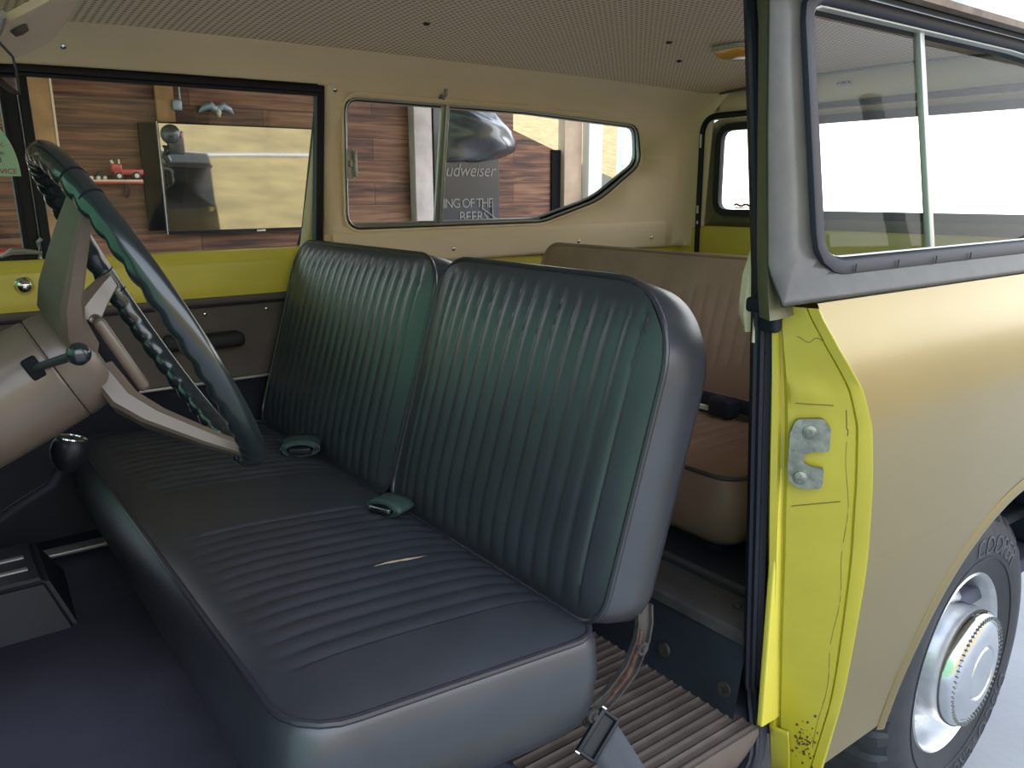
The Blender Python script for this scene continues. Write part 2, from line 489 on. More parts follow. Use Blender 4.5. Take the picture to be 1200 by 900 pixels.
# striker plate
c, n, d = jamb_pt(.992, .62, .004)
B = Matrix((d, V((0, 0, 1)), n)).transposed()       # local x toward the cabin, y up, z out
def stk(u, v, h): return c + B @ V((u * .86, v * .88, h))
outl = roundpoly([(.034, -.03), (.034, .033), (.026, .058), (-.018, .062), (-.032, .045), (-.032, .005), (-.006, .004), (.008, -.003), (.008, -.018), (-.004, -.024), (-.026, -.026), (-.026, -.062), (.012, -.064), (.03, -.052)], [.008, .01, .012, .012, .012, .006, .006, .008, .008, .006, .004, .008, .012, .012], 5)
bm = fill2d(outl)
r = bmesh.ops.extrude_face_region(bm, geom=bm.faces[:]); bmesh.ops.translate(bm, vec=(0, 0, .011), verts=[g for g in r['geom'] if isinstance(g, bmesh.types.BMVert)])
for v in bm.verts: v.co = stk(v.co.x, v.co.y, v.co.z)
sp = link('striker_plate', bm, 'pitted', jb, angle=30); sp['label'] = 'pitted zinc latch striker plate'
sp2 = []
for u, v in ((.002, .037), (.012, -.045)):
    bm = BM(); o = stk(u, v, .0115)
    lathe(bm, [(0, .003), (.006, .0028), (.0105, .001), (.011, -.001)], o, n, 20)
    for ang in (0, pi / 2):
        box(bm, o + n * .003, (.011, .0018, .001), rot=B @ Matrix.Rotation(ang + .4, 3, 'Z'))
    link('screw', bm, 'pitted', sp)
# overlapping sill end piece at the foot of the jamb
bm = BM(); rows = []
for k in range(13):
    z = .36 + .125 * k / 12
    rows.append([jamb_pt(max(z, .40), t, .004 - (0.004 if t in (.55, 1.03) else 0))[0] + V((0, 0, z - max(z, .4))) for t in (.55 + .12 * (k / 12) ** 2, .60 + .1 * (k / 12) ** 2, .75, .9, .98, 1.03)])
grid(bm, rows); link('sill_end', bm, 'yellow', car, mods=(('SOLIDIFY', {'thickness': .003}),))
# sill under the door opening
bm = BM(); box(bm, (-.30, .002, .370), (1.26, .085, .08), bevel=.015); link('rocker_sill', bm, 'yellow', car)
bm = BM(); box(bm, (-.3, 1.6, .45), (1.22, .17, .12), bevel=.015); link('rocker_sill', bm, 'dark', car)

# ---- hardtop sides with quarter windows
def wtop(x): return 1.636 - .012 * max(0, (x - .3) / 1.2) - .02 * max(0, (x - .9) / .6) ** 2
QW = roundpoly([(.297, 1.272), (1.04, 1.274), (1.30, 1.345), (1.50, 1.475), (1.47, 1.607), (.95, 1.632), (.3, 1.637)], [.04, .25, .35, .06, .05, .4, .035], 10)
def ys(z): return .035 + (z - 1.262) * .155       # outer face of the hardtop side
def hardtop_map(far, off=0.):
    def f(x, z):
        y = smooth_tab(z, [(1.21, -.004), (1.226, .0), (1.24, .012), (1.262, .035), (1.655, .096), (1.68, .094)]) + off
        return (x, mir(y) if far else y, z)
    return f
for far in (False, True):
    outer = [(.165, 1.221), (1.86, 1.221), (1.86, 1.672), (.216, 1.672)]
    outer = [(.165, 1.221), (.6, 1.221), (1.1, 1.221), (1.86, 1.221), (1.86, 1.45), (1.86, 1.672), (1.1, 1.672), (.6, 1.672), (.216, 1.672), (.19, 1.45)]
    hole = offset_loop(QW, .012)
    bm = fill2d(outer, [hole], cuts_v=[1.228, 1.234, 1.24, 1.246, 1.252, 1.262, 1.275, 1.64, 1.66])
    mapbm(bm, hardtop_map(far))
    h = link('hardtop_side', bm, 'hardtop', car, angle=50, mods=(('SOLIDIFY', {'thickness': .004, 'offset': 0}),))
    # gasket ring, chrome bead, panes, divider, latch
    f = hardtop_map(far); sgn = 1 if far else -1
    lp = resample(offset_loop(QW, .007), 160)
    pts = [f(a, b) for a, b in lp]
    nrm = V((0, sgn, .155)).normalized()
    def fr(i, p, t, nrm=nrm): 
        s = t.cross(nrm).normalized(); return s, nrm
    bm = BM(); sweep(bm, pts, [(-.012, -.03), (.016, -.03), (.019, -.002), (.013, .009), (-.004, .011), (-.012, .004)] if not far else [(-.006, -.012), (.012, -.012), (.013, -.004), (.009, .008), (-.004, .009), (-.006, .004)], fr, True)
    qf = link('quarter_window', bm, 'rubber', car, angle=50)
    lp = resample(offset_loop(QW, -.003), 160); pts = [f(a, b) for a, b in lp]
    bm = BM(); sweep(bm, pts, [(-.004, -.010), (.005, -.010), (.006, .002), (.002, .005), (-.004, .002)], fr, True)
    link('chrome_bead', bm, 'alu', qf, angle=50)
    xd = .632
    def half(x0, x1):
        out = [(a, b) for a, b in QW if x0 <= a <= x1]
        if x0 > .5: out = [(x0, 1.273)] + out + [(x0, wtop(x0))]
        else:
            lo = [(a, b) for a, b in QW if a <= x1 and b < 1.45]; hi = [(a, b) for a, b in QW if a <= x1 and b >= 1.45]
            out = [p for p in QW if p[0] <= x1 and p[1] < 1.45] + [(x1, 1.273), (x1, 1.634)] + [p for p in QW if p[0] <= x1 and p[1] >= 1.45]
            # order the loop: bottom-left corner run starts at top of left side
            cx, cy = .45, 1.45
            out.sort(key=lambda p: math.atan2(p[1] - cy, p[0] - cx))
        return out
    for x0, x1, off in ((.2, xd + .012, .010), (xd - .012, 2, .017)):
        bm = fill2d(half(x0, x1)); mapbm(bm, hardtop_map(far, off + .001)); link('glass_pane', bm, 'glass_far' if far else 'glass', qf, smooth=False)
    bm = BM()
    for dx, off, w in ((-.006, .010, .014), (.007, .017, .012)):
        a = V(f(xd + dx, 1.268)); b = V(f(xd + dx, 1.636)); a.y -= sgn * off; b.y -= sgn * off
        m_ = (a + b) / 2; L = (b - a).length
        box(bm, m_, (w, .012, L), rot=Matrix.Rotation(math.atan2((b - a).y, (b - a).z) * -1, 3, 'X'), bevel=.002)
    link('divider', bm, 'alu', qf, angle=30)
    bm = BM(); a = V(f(.313, 1.455)); a.y -= sgn * .022
    box(bm, a, (.022, .006, .085), bevel=.002); box(bm, a + V((.008, -sgn * .012, 0)), (.008, .018, .075), bevel=.002); box(bm, a + V((-.002, -sgn * .008, 0)), (.012, .012, .02), bevel=.002)
    link('pane_latch', bm, 'olive' if not far else 'alu', qf)
    if not far:
        for k in range(4):
            bm = BM(); tube(bm, [V(f(.36 + k * .12 + t * .001, 1.259)) + V((0, -.0095, -.004 + t * .012)) for t in (0, .5, 1)], .0012, 5); link('gasket_joint', bm, 'bracket', qf)

# B-pillars
for far in (False, True):
    rows = []
    for z in (1.20, 1.24, 1.3, 1.4, 1.5, 1.6, 1.70, 1.75):
        xf = .165 + (z - 1.22) * .113; yb = lerp_tab(z, [(1.2, .02), (1.262, .035), (1.655, .096), (1.75, .13)])
        sec = [(xf, yb), (xf + .003, yb + .005), (xf + .016, yb + .028), (xf + .020, yb + .032), (xf + .045, yb + .034), (xf + .07, yb + .032), (xf + .075, yb + .012), (xf + .02, yb + .0005)]
        rows.append([(x, mir(yb + (y - yb) * .35) if far else y, z) for x, y in sec])
    bm = BM(); vs = grid(bm, rows, close_u=True); bm.faces.new(vs[0]); bm.faces.new(vs[-1])
    link('door_pillar', bm, 'olive' if not far else 'trim', car, angle=30)
# upright beige trim lining the near pillar
bm = BM(); rows = []
for z in (1.165, 1.17, 1.19, 1.22, 1.249, 1.30, 1.45, 1.6, 1.72):
    xf = .268 + (max(z, 1.2) - 1.22) * .1 - (.024 if z < 1.25 else 0); yb = .035 + (max(z, 1.262) - 1.262) * .155 + .07; k = 1 if z > 1.175 else .6
    rows.append([(xf, yb, z), (xf - .01, yb + .012 * k, z), (xf, yb + .03 * k, z), (xf + .03, yb + .034 * k, z), (xf + .05, yb, z)])
vs = grid(bm, rows, close_u=True); bm.faces.new(vs[0]); bm.faces.new(vs[-1])
link('pillar_trim', bm, 'trim', car, angle=50)
# black rubber door seal running down the near opening
SP = []
for z in [1.72 - k * .02 for k in range(65)]:
    if z >= 1.2: x = .2265 + (z - 1.22) * .055; y = lerp_tab(z, [(1.2, .078), (1.262, .085), (1.655, .146), (1.75, .18)])
    else: x = lerp_tab(z, [(.40, .287), (.52, .279), (.655, .268), (.89, .250), (1.03, .238), (1.16, .228), (1.2, .2265)]); y = lerp_tab(z, [(.4, .085), (1.1, .078), (1.2, .078)])
    SP.append(V((x, y, z)))
# sweep forward along the sill at the foot
SP = [q for q in SP if q.z > .56]
for q in ((.281, .083, .55), (.280, .080, .53), (.278, .074, .51), (.274, .068, .49), (.266, .060, .472), (.254, .052, .456), (.236, .046, .443), (.21, .041, .434), (.18, .038, .43), (.1, .037, .428), (-.2, .037, .428), (-.7, .037, .428)): SP.append(V(q))
def sfr(i, p, t):
    A = V((-.55, -.83, 0)).normalized(); return t.cross(A).normalized(), A
bm = BM(); sweep(bm, SP, [(a_ * .56, b_ * .8) for a_, b_ in [(-.026, -.012), (-.027, .004), (-.02, .012), (-.012, .008), (-.004, .008), (.002, .015), (.012, .015), (.017, .008), (.026, .006), (.026, -.012)]], sfr)
ds = link('door_seal', bm, 'rubber', car, angle=40); ds['label'] = 'black rubber door seal'
bm = BM(); tube(bm, [SP[i] + V((-.012, -.018, 0)) for i in range(8)], .004, 8); link('seal_clip', bm, 'rubber_dull', ds)
for z in (1.47, 1.255, 1.13, .9): 
    bm = BM(); p = min(SP, key=lambda q: abs(q.z - z)); bmesh.ops.create_icosphere(bm, subdivisions=2, radius=.0025, matrix=Matrix.Translation(p + V((-.005, -.008, 0)))); link('seal_pin', bm, 'blackboard', ds)
# torn rubber and clip where pillar meets jamb
bm = BM(); box(bm, (.205, .06, 1.214), (.03, .05, .022), bevel=.006); box(bm, (.222, .062, 1.19), (.02, .035, .035), bevel=.008); link('pillar_base_pad', bm, 'rubber', car)

# gutter + roof
GX = [k / 40 * 2.72 - .85 for k in range(41)]
def rz(x): return -.012 * max(0, (x - .3) / 1.2) - .012 * max(0, (x - 1.0) / .8) ** 2 - .03 * max(0, (-.2 - x) / .6) ** 2
for far in (False, True):
    Y = mir if far else (lambda y: y)
    bm = BM(); rows = [[(x, Y(y), z + rz(x)) for x in GX] for y, z in [(.097, 1.668), (.085, 1.668), (.06, 1.655), (.048, 1.658), (.046, 1.668), (.050, 1.67), (.062, 1.664), (.09, 1.682), (.10, 1.69)]]
    grid(bm, rows); link('rain_gutter', bm, 'gutter', car, angle=30)
    bm = BM(); rows = [[(x, Y(y), z + rz(x)) for x in GX] for y, z in [(.098, 1.645), (.09, 1.647), (.084, 1.655), (.088, 1.664), (.098, 1.668)]]
    grid(bm, rows); link('drip_moulding', bm, 'alu', car, angle=60)
bm = BM(); rows = []
for k in range(41):
    t = k / 40; y = .092 + (WID - .184) * t; e = min(t, 1 - t) * (WID - .184)
    z = 1.682 + .125 * (1 - math.exp(-e / .05)) + .025 * (1 - (2 * t - 1) ** 2)
    rows.append([(x, y, z + rz(x) * 1.2) for x in GX])
grid(bm, rows); link('roof_panel', bm, 'roof', car, angle=60)

# ---- cabin lining
def yin(z): return smooth_tab(z, [(1.13, .082), (1.25, .085), (1.60, .103), (1.66, .115), (1.70, .14), (1.745, .18), (1.76, .22)])
RC = .075; XR = 1.785
def lining_map(far):
    def f(s, z):
        ci = yin(z); dz = rz(min(s, 1.7)) * max(0, (z - 1.64) / .1)
        x1 = XR - RC
        if s <= x1: x, y = s, ci
        else:
            a = (s - x1) / RC
            if a <= pi / 2: x = x1 + RC * sin(a); y = ci + RC * (1 - cos(a))
            else: x = XR; y = ci + RC + (s - x1 - RC * pi / 2)
        return (x, mir(y) if far else y, z + dz)
    return f
SEND = XR - RC + RC * pi / 2
for far in (True, False):
    E = SEND + .02
    def dens(pts):
        out = []
        for i in range(len(pts)):
            a = V(pts[i]); b = V(pts[(i + 1) % len(pts)]); n = max(1, int((b - a).length / .08))
            for k in range(n): q = a.lerp(b, k / n); out.append((q.x, q.y))
        return out
    outer = dens([(.212, 1.155), (E, 1.155), (E, 1.757), (-.86, 1.757), (-.86, 1.663), (.236, 1.668), (.225, 1.45)])
    hole = offset_loop(QW, .016)
    bm = fill2d(outer, [hole], cuts_v=frange(1.6, 1.757, .012) + [1.25, 1.4, 1.5], cuts_u=frange(XR - RC, SEND + .01, .012))
    # pressed step under the quarter window
    for v in bm.verts: pass
    mapbm(bm, lining_map(far))
    li = link('side_lining', bm, 'trim', car, angle=70, mods=(('SOLIDIFY', {'thickness': .004, 'offset': 0}),))
    if far:
        f = lining_map(True)
        bm = BM(); grid(bm, [[V(f(s, z)) + V((0, -d, 0)) for s in (.24, .5, .8, 1.1, 1.4, 1.66)] for z, d in ((1.262 - .006, .0), (1.254, .006), (1.246, .009), (1.238, .010), (1.165, .010), (1.158, .006), (1.156, -.004))])
        # ends
        link('lower_trim_strip', bm, 'trim', li, angle=60)
        # rolled reveal around the window
        nrm = V((0, -1, .12)).normalized()
        lp = resample(offset_loop(QW, .016), 160); pts = [f(a, b) for a, b in lp]
        bm = BM(); sweep(bm, pts, [(-.014, -.03), (-.004, -.028), (.003, 0), (0, .005), (-.006, .004), (-.012, -.006)], lambda i, p, t: (t.cross(nrm).normalized(), nrm), True)
        link('window_reveal', bm, 'trim', li, angle=60)
        lp = resample(offset_loop(QW, .004), 160); pts = [f(a, b) for a, b in lp]
        bm = BM(); sweep(bm, pts, [(-.003, -.02), (.007, -.02), (.010, -.006), (.004, .002), (-.003, -.004)], lambda i, p, t: (t.cross(nrm).normalized(), nrm), True)
        link('inner_gasket', bm, 'rubber_dull', li, angle=60)
        lp = resample(offset_loop(QW, .001), 160); pts = [f(a, b) for a, b in lp]
        bm = BM(); sweep(bm, pts, [(-.003, -.010), (.003, -.010), (.004, -.002), (0, .001), (-.003, -.003)], lambda i, p, t: (t.cross(nrm).normalized(), nrm), True)
        link('inner_chrome_bead', bm, 'alu', li, angle=60)
        for s, z in ((.262, 1.655), (-.42, 1.705), (.66, 1.192), (1.20, 1.195), (1.58, 1.195)):
            bm = BM(); screw(bm, V(f(s, z)) + V((0, -.012 if z < 1.3 else -.003, 0)), (0, -1, -.1 if z < 1.5 else -.4), .008); link('screw', bm, 'chrome', li)

# headliner
bm = BM(); rows = []
for k in range(41):
    t = k / 40; y = .20 + (WID - .40) * t
    rows.append([(x, y, 1.752 + .028 * (1 - (2 * t - 1) ** 2) + rz(min(x, 1.7))) for x in [i / 60 * 2.635 - .85 for i in range(61)]])
grid(bm, rows); hl = link('headliner', bm, 'headliner', car, angle=70)
hl['label'] = 'perforated beige headliner'
for far in (True, False):
    bm = BM(); Y = mir if far else (lambda y: y)
    tube(bm, [(x, Y(.197), 1.752 + rz(min(x, 1.7))) for x in [i / 40 * 2.6 - .85 for i in range(41)]], .004, 8); link('headliner_edge', bm, 'trim', hl)
bm = BM(); tube(bm, [(1.775, .2 + 1.3 * t / 20, 1.748 + rz(1.7) + .028 * (1 - (2 * t / 20 - 1) ** 2)) for t in range(21)], .004, 8); link('headliner_edge', bm, 'door_trim', hl)
proto = None
CLIPS = []
for x, y in ((.32, 1.17), (.99, 1.0), (1.22, 1.17), (-.1, 1.0), (.4, .72)):
    z = 1.752 + .028 * (1 - (2 * (y - .2) / 1.3 - 1) ** 2) + rz(x)
    if proto is None:
        bm = BM(); lathe(bm, [(0, .006), (.006, .005), (.009, .002), (.009, -.001)], (x, y, z), (0, 0, -1), 14); proto = link('liner_clip', bm, 'bracket', hl); base = V((x, y, z))
    else:
        c = proto.copy(); COL.objects.link(c); c.location = V((x, y, z)) - base

# rear wall: header, lift-gate with window, tailgate
def rear_lining():
    outer = [(.16, 1.60), (1.54, 1.60), (1.54, 1.757), (1.2, 1.775), (.85, 1.78), (.5, 1.775), (.16, 1.757)]
    bm = fill2d([(.14, 1.634), (1.56, 1.634), (1.56, 1.735), (1.2, 1.752), (.85, 1.757), (.5, 1.752), (.14, 1.735)])
    mapbm(bm, lambda y, z: (XR, y, z)); return link('rear_header', bm, 'trim', car, mods=(('SOLIDIFY', {'thickness': .004, 'offset': 0}),))
rh = rear_lining()
bm = BM(); box(bm, (1.778, .955, 1.715), (.006, .05, .016), bevel=.002); tg = link('header_plate', bm, 'alu', rh)
bm = BM(); 
for dy in (-.02, .02): screw(bm, (1.774, .955 + dy, 1.715), (-1, 0, 0), .004)
box(bm, (1.7745, .955, 1.715), (.002, .02, .007)); link('screw', bm, 'blackboard', tg)
lg = thing('x', '', '', (0, 0, 0)); bpy.data.objects.remove(lg)
GO = roundpoly([(.165, 1.235), (1.535, 1.235), (1.535, 1.638), (.165, 1.638)], [.01, .01, .07, .07], 8)
GH = roundpoly([(.225, 1.292), (1.475, 1.292), (1.475, 1.604), (.225, 1.604)], .05, 8)
bm = fill2d(GO, [GH]); mapbm(bm, lambda y, z: (1.80, y, z))
gate = link('lift_gate', bm, 'olive', car, angle=40, mods=(('SOLIDIFY', {'thickness': .03, 'offset': 1}),))
bm = BM(); sweep(bm, [V((1.80, a, b)) for a, b in resample(offset_loop(GH, .004), 120)], [(-.012, -.008), (.014, -.006), (.014, .018), (.004, .03), (-.01, .03)], lambda i, p, t: (t.cross(V((-1, 0, 0))).normalized(), V((1, 0, 0))), True)
link('gate_gasket', bm, 'rubber_dull', gate, angle=50)
bm = fill2d(GH); mapbm(bm, lambda y, z: (1.815, y, z)); link('rear_glass', bm, 'glass_far', gate, smooth=False)
SO = [(1.545, 1.13), (1.545, 1.3), (1.545, 1.45)] + roundpoly([(1.545, 1.5), (1.545, 1.65), (.155, 1.65), (.155, 1.5)], [0, .09, .09, 0], 10) + [(.155, 1.3), (.155, 1.13)]
bm = BM(); tube(bm, [V((1.778, a, b)) for a, b in SO], .011, 10, up=(1, 0, 0)); wsl = link('gate_seal', bm, 'rubber', car)
for y_, z_, h in ((1.54, 1.56, .05), (1.54, 1.30, .03), (1.538, 1.25, .012)):  # thin white slits in the gap along the gate seal
    bm = BM(); box(bm, (1.765, y_, z_), (.004, .008, h), bevel=.001); link('white_seal_slit', bm, 'white', wsl)
bm = BM(); box(bm, (1.80, .85, .862), (.04, 1.39, .75), bevel=.008); link('tailgate', bm, 'yellow_in', car)
for Yc in (1.63, .07):
    bm = BM(); box(bm, (1.80, Yc, .86), (.05, .16, .745), bevel=.008); link('rear_corner_post', bm, 'yellow_in', car)

# ---- passenger door (far side)
dy = 1.60
def door_prof(z): return smooth_tab(z, [(.5, 1.615), (.86, 1.60), (1.08, 1.598), (1.10, 1.585), (1.2, 1.588), (1.212, 1.592), (1.22, 1.61)])
XD = [i / 24 * (.205 + .80) - .80 for i in range(25)]
bm = BM(); rows = [[(x, door_prof(z) , z) for x in XD] for z in [1.098 + k * .0045 for k in range(28)]]; rows.append([(x, 1.66, 1.219) for x in XD])
grid(bm, rows); pd = link('passenger_door', bm, 'yellow_in', car, angle=50); pd['label'] = 'yellow topped passenger door'
bm = BM(); rows = [[(x, y, z) for x in XD] for y, z in [(1.60, 1.10), (1.583, 1.098), (1.58, 1.09), (1.584, 1.078), (1.592, 1.074), (1.59, 1.0), (1.588, .9), (1.586, .872), (1.592, .868)]]
grid(bm, rows); tp = link('trim_panel', bm, 'door_trim', pd, angle=40)
bm = BM(); tube(bm, [(-.8, 1.583, 1.077), (.2, 1.583, 1.077)], .004, 8); link('trim_bead', bm, 'rubber_dull', tp)
bm = BM(); box(bm, (-.3, 1.585, .866), (1.0, .008, .008), bevel=.002); link('trim_moulding', bm, 'alu', tp)
bm = BM(); rows = [[(x, y, z) for x in XD] for y, z in [(1.592, .864), (1.602, .85), (1.605, .6), (1.60, .50)]]
grid(bm, rows); link('lower_door_panel', bm, 'dark', pd, angle=40)
bm = BM(); box(bm, (-.13, 1.555, .985), (.13, .06, .04), bevel=.014); box(bm, (-.23, 1.555, .99), (.09, .04, .045), bevel=.015); link('arm_rest', bm, 'rubber_dull', pd)
bm = BM(); lathe(bm, [(0, .016), (.01, .015), (.0165, .009), (.018, .003), (.021, .0)], (-.562, 1.585, 1.161), (0, -1, 0), 24); link('lock_knob', bm, 'chrome', pd)
for x, z in ((-.47, 1.055), (-.15, 1.055), (.02, 1.055)):
    bm = BM(); screw(bm, (x, 1.589, z), (0, -1, 0), .006); link('screw', bm, 'chrome', tp)
# window channel (black), vent bar, panes
bm = BM()
def bar(bm, a, b, w, d, axis_up=(0, 1, 0), bev=.003):
    a = V(a); b = V(b); t = (b - a); L = t.length; t.normalize(); s = t.cross(V(axis_up)).normalized(); q = s.cross(t).normalized()
    box(bm, (a + b) / 2, (w, d, L), rot=Matrix((s, q, t)).transposed(), bevel=bev)
bar(bm, (-.82, 1.600, 1.655), (.232, 1.600, 1.655), .020, .03); bar(bm, (.222, 1.600, 1.665), (.196, 1.618, 1.215), .022, .03)
wc = link('window_channel', bm, 'rubber', pd, angle=40)
bm = BM(); bar(bm, (-.82, 1.592, 1.640), (.215, 1.592, 1.640), .008, .012, bev=.001); link('channel_lip', bm, 'rubber_dull', wc)
bm = BM(); bar(bm, (-.507, 1.612, 1.65), (-.50, 1.622, 1.21), .022, .03, bev=.004); bar(bm, (-.536, 1.612, 1.65), (-.529, 1.622, 1.21), .030, .022, bev=.004)
bar(bm, (-.553, 1.612, 1.65), (-.545, 1.622, 1.21), .007, .03, bev=.001); bar(bm, (-.80, 1.622, 1.222), (-.53, 1.622, 1.222), .02, .02)
link('vent_bar', bm, 'rubber_dull', pd, angle=40)
bm = BM(); bmq = grid(bm, [[(-.5, 1.622, 1.21), (.205, 1.622, 1.21)], [(-.5, 1.606, 1.65), (.225, 1.606, 1.65)]]); link('window_glass', bm, 'glass_far', pd, smooth=False)
bm = BM(); grid(bm, [[(-.81, 1.624, 1.21), (-.54, 1.624, 1.21)], [(-.72, 1.608, 1.65), (-.54, 1.608, 1.65)]]); link('vent_glass', bm, 'glass_far', pd, smooth=False)
bm = BM(); tube(bm, [(-.60, 1.60, 1.23), (-.575, 1.595, 1.243), (-.54, 1.593, 1.24), (-.515, 1.595, 1.236)], [.005, .012, .009, .006], 10, flat=(1, .7)); tube(bm, [(-.52, 1.594, 1.222), (-.52, 1.592, 1.262), (-.512, 1.592, 1.27)], .005, 8); link('vent_latch', bm, 'alu', pd)

# ---- floor, mat, riser, wheel houses, dash end
bm = BM(); box(bm, (.39, .85, .47), (2.82, 1.56, .04), bevel=.008); link('floor_pan', bm, 'carpet', car)
bm = BM(); box(bm, (1.05, .85, .60), (1.5, 1.52, .03), bevel=.01); link('cargo_floor', bm, 'dark', car)
bm = BM(); rows = []
nx = 260
for k in range(nx + 1):
    y = .058 + (.627) * k / nx; h = .0032 * (.5 + .5 * sin(2 * pi * y / .021)) ** 5
    if k == 0:
        for z in (.43, .46, .488): rows.append([(x, y - .002, z) for x in (-.12, .0, .12, .2, .262)])
    rows.append([(x, y, .494 + h) for x in (-.12, .0, .12, .2, .262)])
grid(bm, rows); fm = link('floor_mat', bm, 'mat', car, angle=60); fm['label'] = 'ribbed brown rubber mat behind the front seat'
bm = BM(); rows = [[(x, y, z) for y in (.097, .4, .8, 1.2, 1.62)] for x, z in ((.245, .49), (.268, .62), (.27, .632), (.274, .638), (.36, .645), (.362, .655), (.37, .655), (.372, .62))]
grid(bm, rows); rs = link('floor_riser', bm, 'dark', car, angle=25)
bm = BM(); rows = [[(x, y, z) for y in (.097, .4, .8, 1.2, 1.62)] for x, z in ((.262, .628), (.262, .646), (.268, .65), (.38, .652), (.384, .656), (.39, .656), (.392, .61))]
grid(bm, rows); lgd = link('riser_ledge', bm, 'ledge', rs, angle=25)
for p in ((.33, .165, .653), (.33, .5, .653)):
    bm = BM(); lathe(bm, [(0, .003), (.008, .003), (.01, .0)], p, (0, 0, 1), 16); link('bolt', bm, 'bracket', lgd)
for p in ((.2515, .262, .545), (.256, .125, .535)):
    bm = BM(); lathe(bm, [(0, .003), (.006, .003), (.006, .005), (.013, .005), (.014, 0)], p, (-1, 0, .1), 18); link('bolt', bm, 'bracket', rs)
for far in (False, True):
    Y = mir if far else (lambda y: y); bm = BM(); rows = []
    for k in range(25):
        a = pi * k / 24; rr = .47
        rows.append([(WC.x + rr * cos(a), Y(y), max(.5, WC.z + rr * sin(a))) for y in (.05, .29, .31)] + [(WC.x + .45 * cos(a), Y(.31), max(.5, WC.z + .44 * sin(a))), (WC.x, Y(.31), .55)])
    grid(bm, rows); link('wheel_house', bm, 'dark', car, angle=60)
    bm = BM(); box(bm, (.42 if not far else .385, Y(.055), .85), (.32 if not far else .39, .012, .7), bevel=.003); box(bm, (1.60, Y(.055), .87), (.36, .012, .66), bevel=.003); box(bm, (1.0, Y(.055), 1.02), (1.2, .012, .36), bevel=.003)
    link('inner_side_panel', bm, 'yellow_in', car)
# dash, fire wall, cowl
bm = BM(); rows = []
for y in [.06 + 1.58 * k / 12 for k in range(13)]:
    rows.append([(-.94, y, .45), (-.93, y, .85), (-.86, y, .92), (-.845, y, 1.10), (-.87, y, 1.19), (-.95, y, 1.215), (-1.05, y, 1.22)])
grid(bm, rows); dash = link('dashboard', bm, 'dark', car, angle=30)
bm = BM(); bar(bm, (-.93, .10, 1.2), (-.80, .13, 1.70), .05, .05, (0, 1, 0)); bar(bm, (-.93, 1.60, 1.2), (-.80, 1.57, 1.70), .05, .05, (0, 1, 0)); box(bm, (-.81, .85, 1.71), (.06, 1.45, .06), bevel=.01)
ws = link('windshield_frame', bm, 'hardtop', car)
bm = BM(); grid(bm, [[(-.93, .1, 1.215), (-.93, 1.6, 1.215)], [(-.81, .12, 1.70), (-.81, 1.58, 1.70)]]); link('windshield', bm, 'glass_screen', ws, smooth=False)
bm = BM(); grid(bm, [[(x, .06 + 1.56 * k / 60, .4905 + .045 * math.exp(-((.06 + 1.56 * k / 60 - .85) / .2) ** 2) * min(1, max(0, (-.3 - x) / .1))) for k in range(61)] for x in (-.95, -.7, -.5, -.42, -.36, -.3, -.2)])
tn = link('transmission_cover', bm, 'carpet', car)
bm = BM(); rows = []
for y0 in (0, 1):
    pass
def frus(bm, b, t, z0, z1):
    vb = [bm.verts.new((x, y, z0)) for x, y in b]; vt = [bm.verts.new((x, y, z1)) for x, y in t]
    for i in range(4): bm.faces.new((vb[i], vb[(i + 1) % 4], vt[(i + 1) % 4], vt[i]))
    bm.faces.new(vt); bm.faces.new(vb[::-1])
frus(bm, [(-.95, 1.105), (-.594, 1.105), (-.575, 1.43), (-.95, 1.43)], [(-.95, 1.155), (-.638, 1.153), (-.638, 1.388), (-.95, 1.388)], .488, .602)
es = list(bm.edges); bmesh.ops.bevel(bm, geom=es, offset=.012, segments=3, affect='EDGES')
hb = link('heater_box', bm, 'dark', car, angle=30)
bm = BM()
pass
bm.free()
for y in (1.22, 1.29):
    bm = BM(); box(bm, (-.73, y, .603), (.13, .014, .006), bevel=.002); link('chrome_slot', bm, 'alu', hb)
bm = BM(); box(bm, (-.45, 1.50, .513), (.75, .045, .01), bevel=.003); link('sill_plate', bm, 'alu', car)
bm = BM(); box(bm, (-.16, .55, .52), (.02, .2, .06), bevel=.004); bmesh.ops.create_icosphere(bm, subdivisions=2, radius=.01, matrix=Matrix.Translation((-.50, .52, .498)))
bm.free()

# ---- rear wheel
wy = .042; WW = V((.942, 0, .367))
bm = BM(); rows = []; NA = 288
prof = [(.215, .005), (.222, -.006), (.235, -.010), (.26, -.020), (.295, -.026), (.325, -.022), (.345, -.010), (.358, .004), (.366, .02), (.370, .04), (.372, .07), (.372, .11), (.372, .15), (.370, .18), (.366, .20), (.345, .23), (.29, .245), (.22, .225)]
for k in range(NA):
    a = 2 * pi * k / NA; row = []
    for i, (r, y) in enumerate(prof):
        rr = r; yy = y
        ph = (k // 4) % 2
        if i in (7, 8, 9): rr += (.007 if ph else -.004); yy -= (.004 if ph else 0)
        if i == 6: yy -= (.004 if ph else 0)
        if i in (10, 11, 12): rr += (.006 if ((k + 3 * i) // 5) % 2 else -.004)
        if i in (13, 14): rr += (.006 if ((k + 4) // 4) % 2 else -.004)
        row.append((WW.x + rr * cos(a), wy + yy, WW.z + rr * sin(a)))
    rows.append(row)
grid(bm, rows, close_v=True)
whl = thing('tmp', '', '', (0, 0, 0)); bpy.data.objects.remove(whl)
tyre = link('tyre', bm, 'tyre', car, angle=25); tyre['label'] = 'black all-terrain rear tyre'
bm = BM()
lathe(bm, [(.222, .012), (.2225, -.002), (.217, -.008), (.212, -.004), (.206, .006), (.200, .03), (.192, .05), (.178, .056), (.165, .046), (.15, .03), (.12, .024), (.06, .024), (0, .024)], (WW.x, wy, WW.z), (0, 1, 0), 72)
rim = link('wheel_disc', bm, 'steel', tyre, angle=40); rim['label'] = 'silver painted steel wheel'
HX = -.05
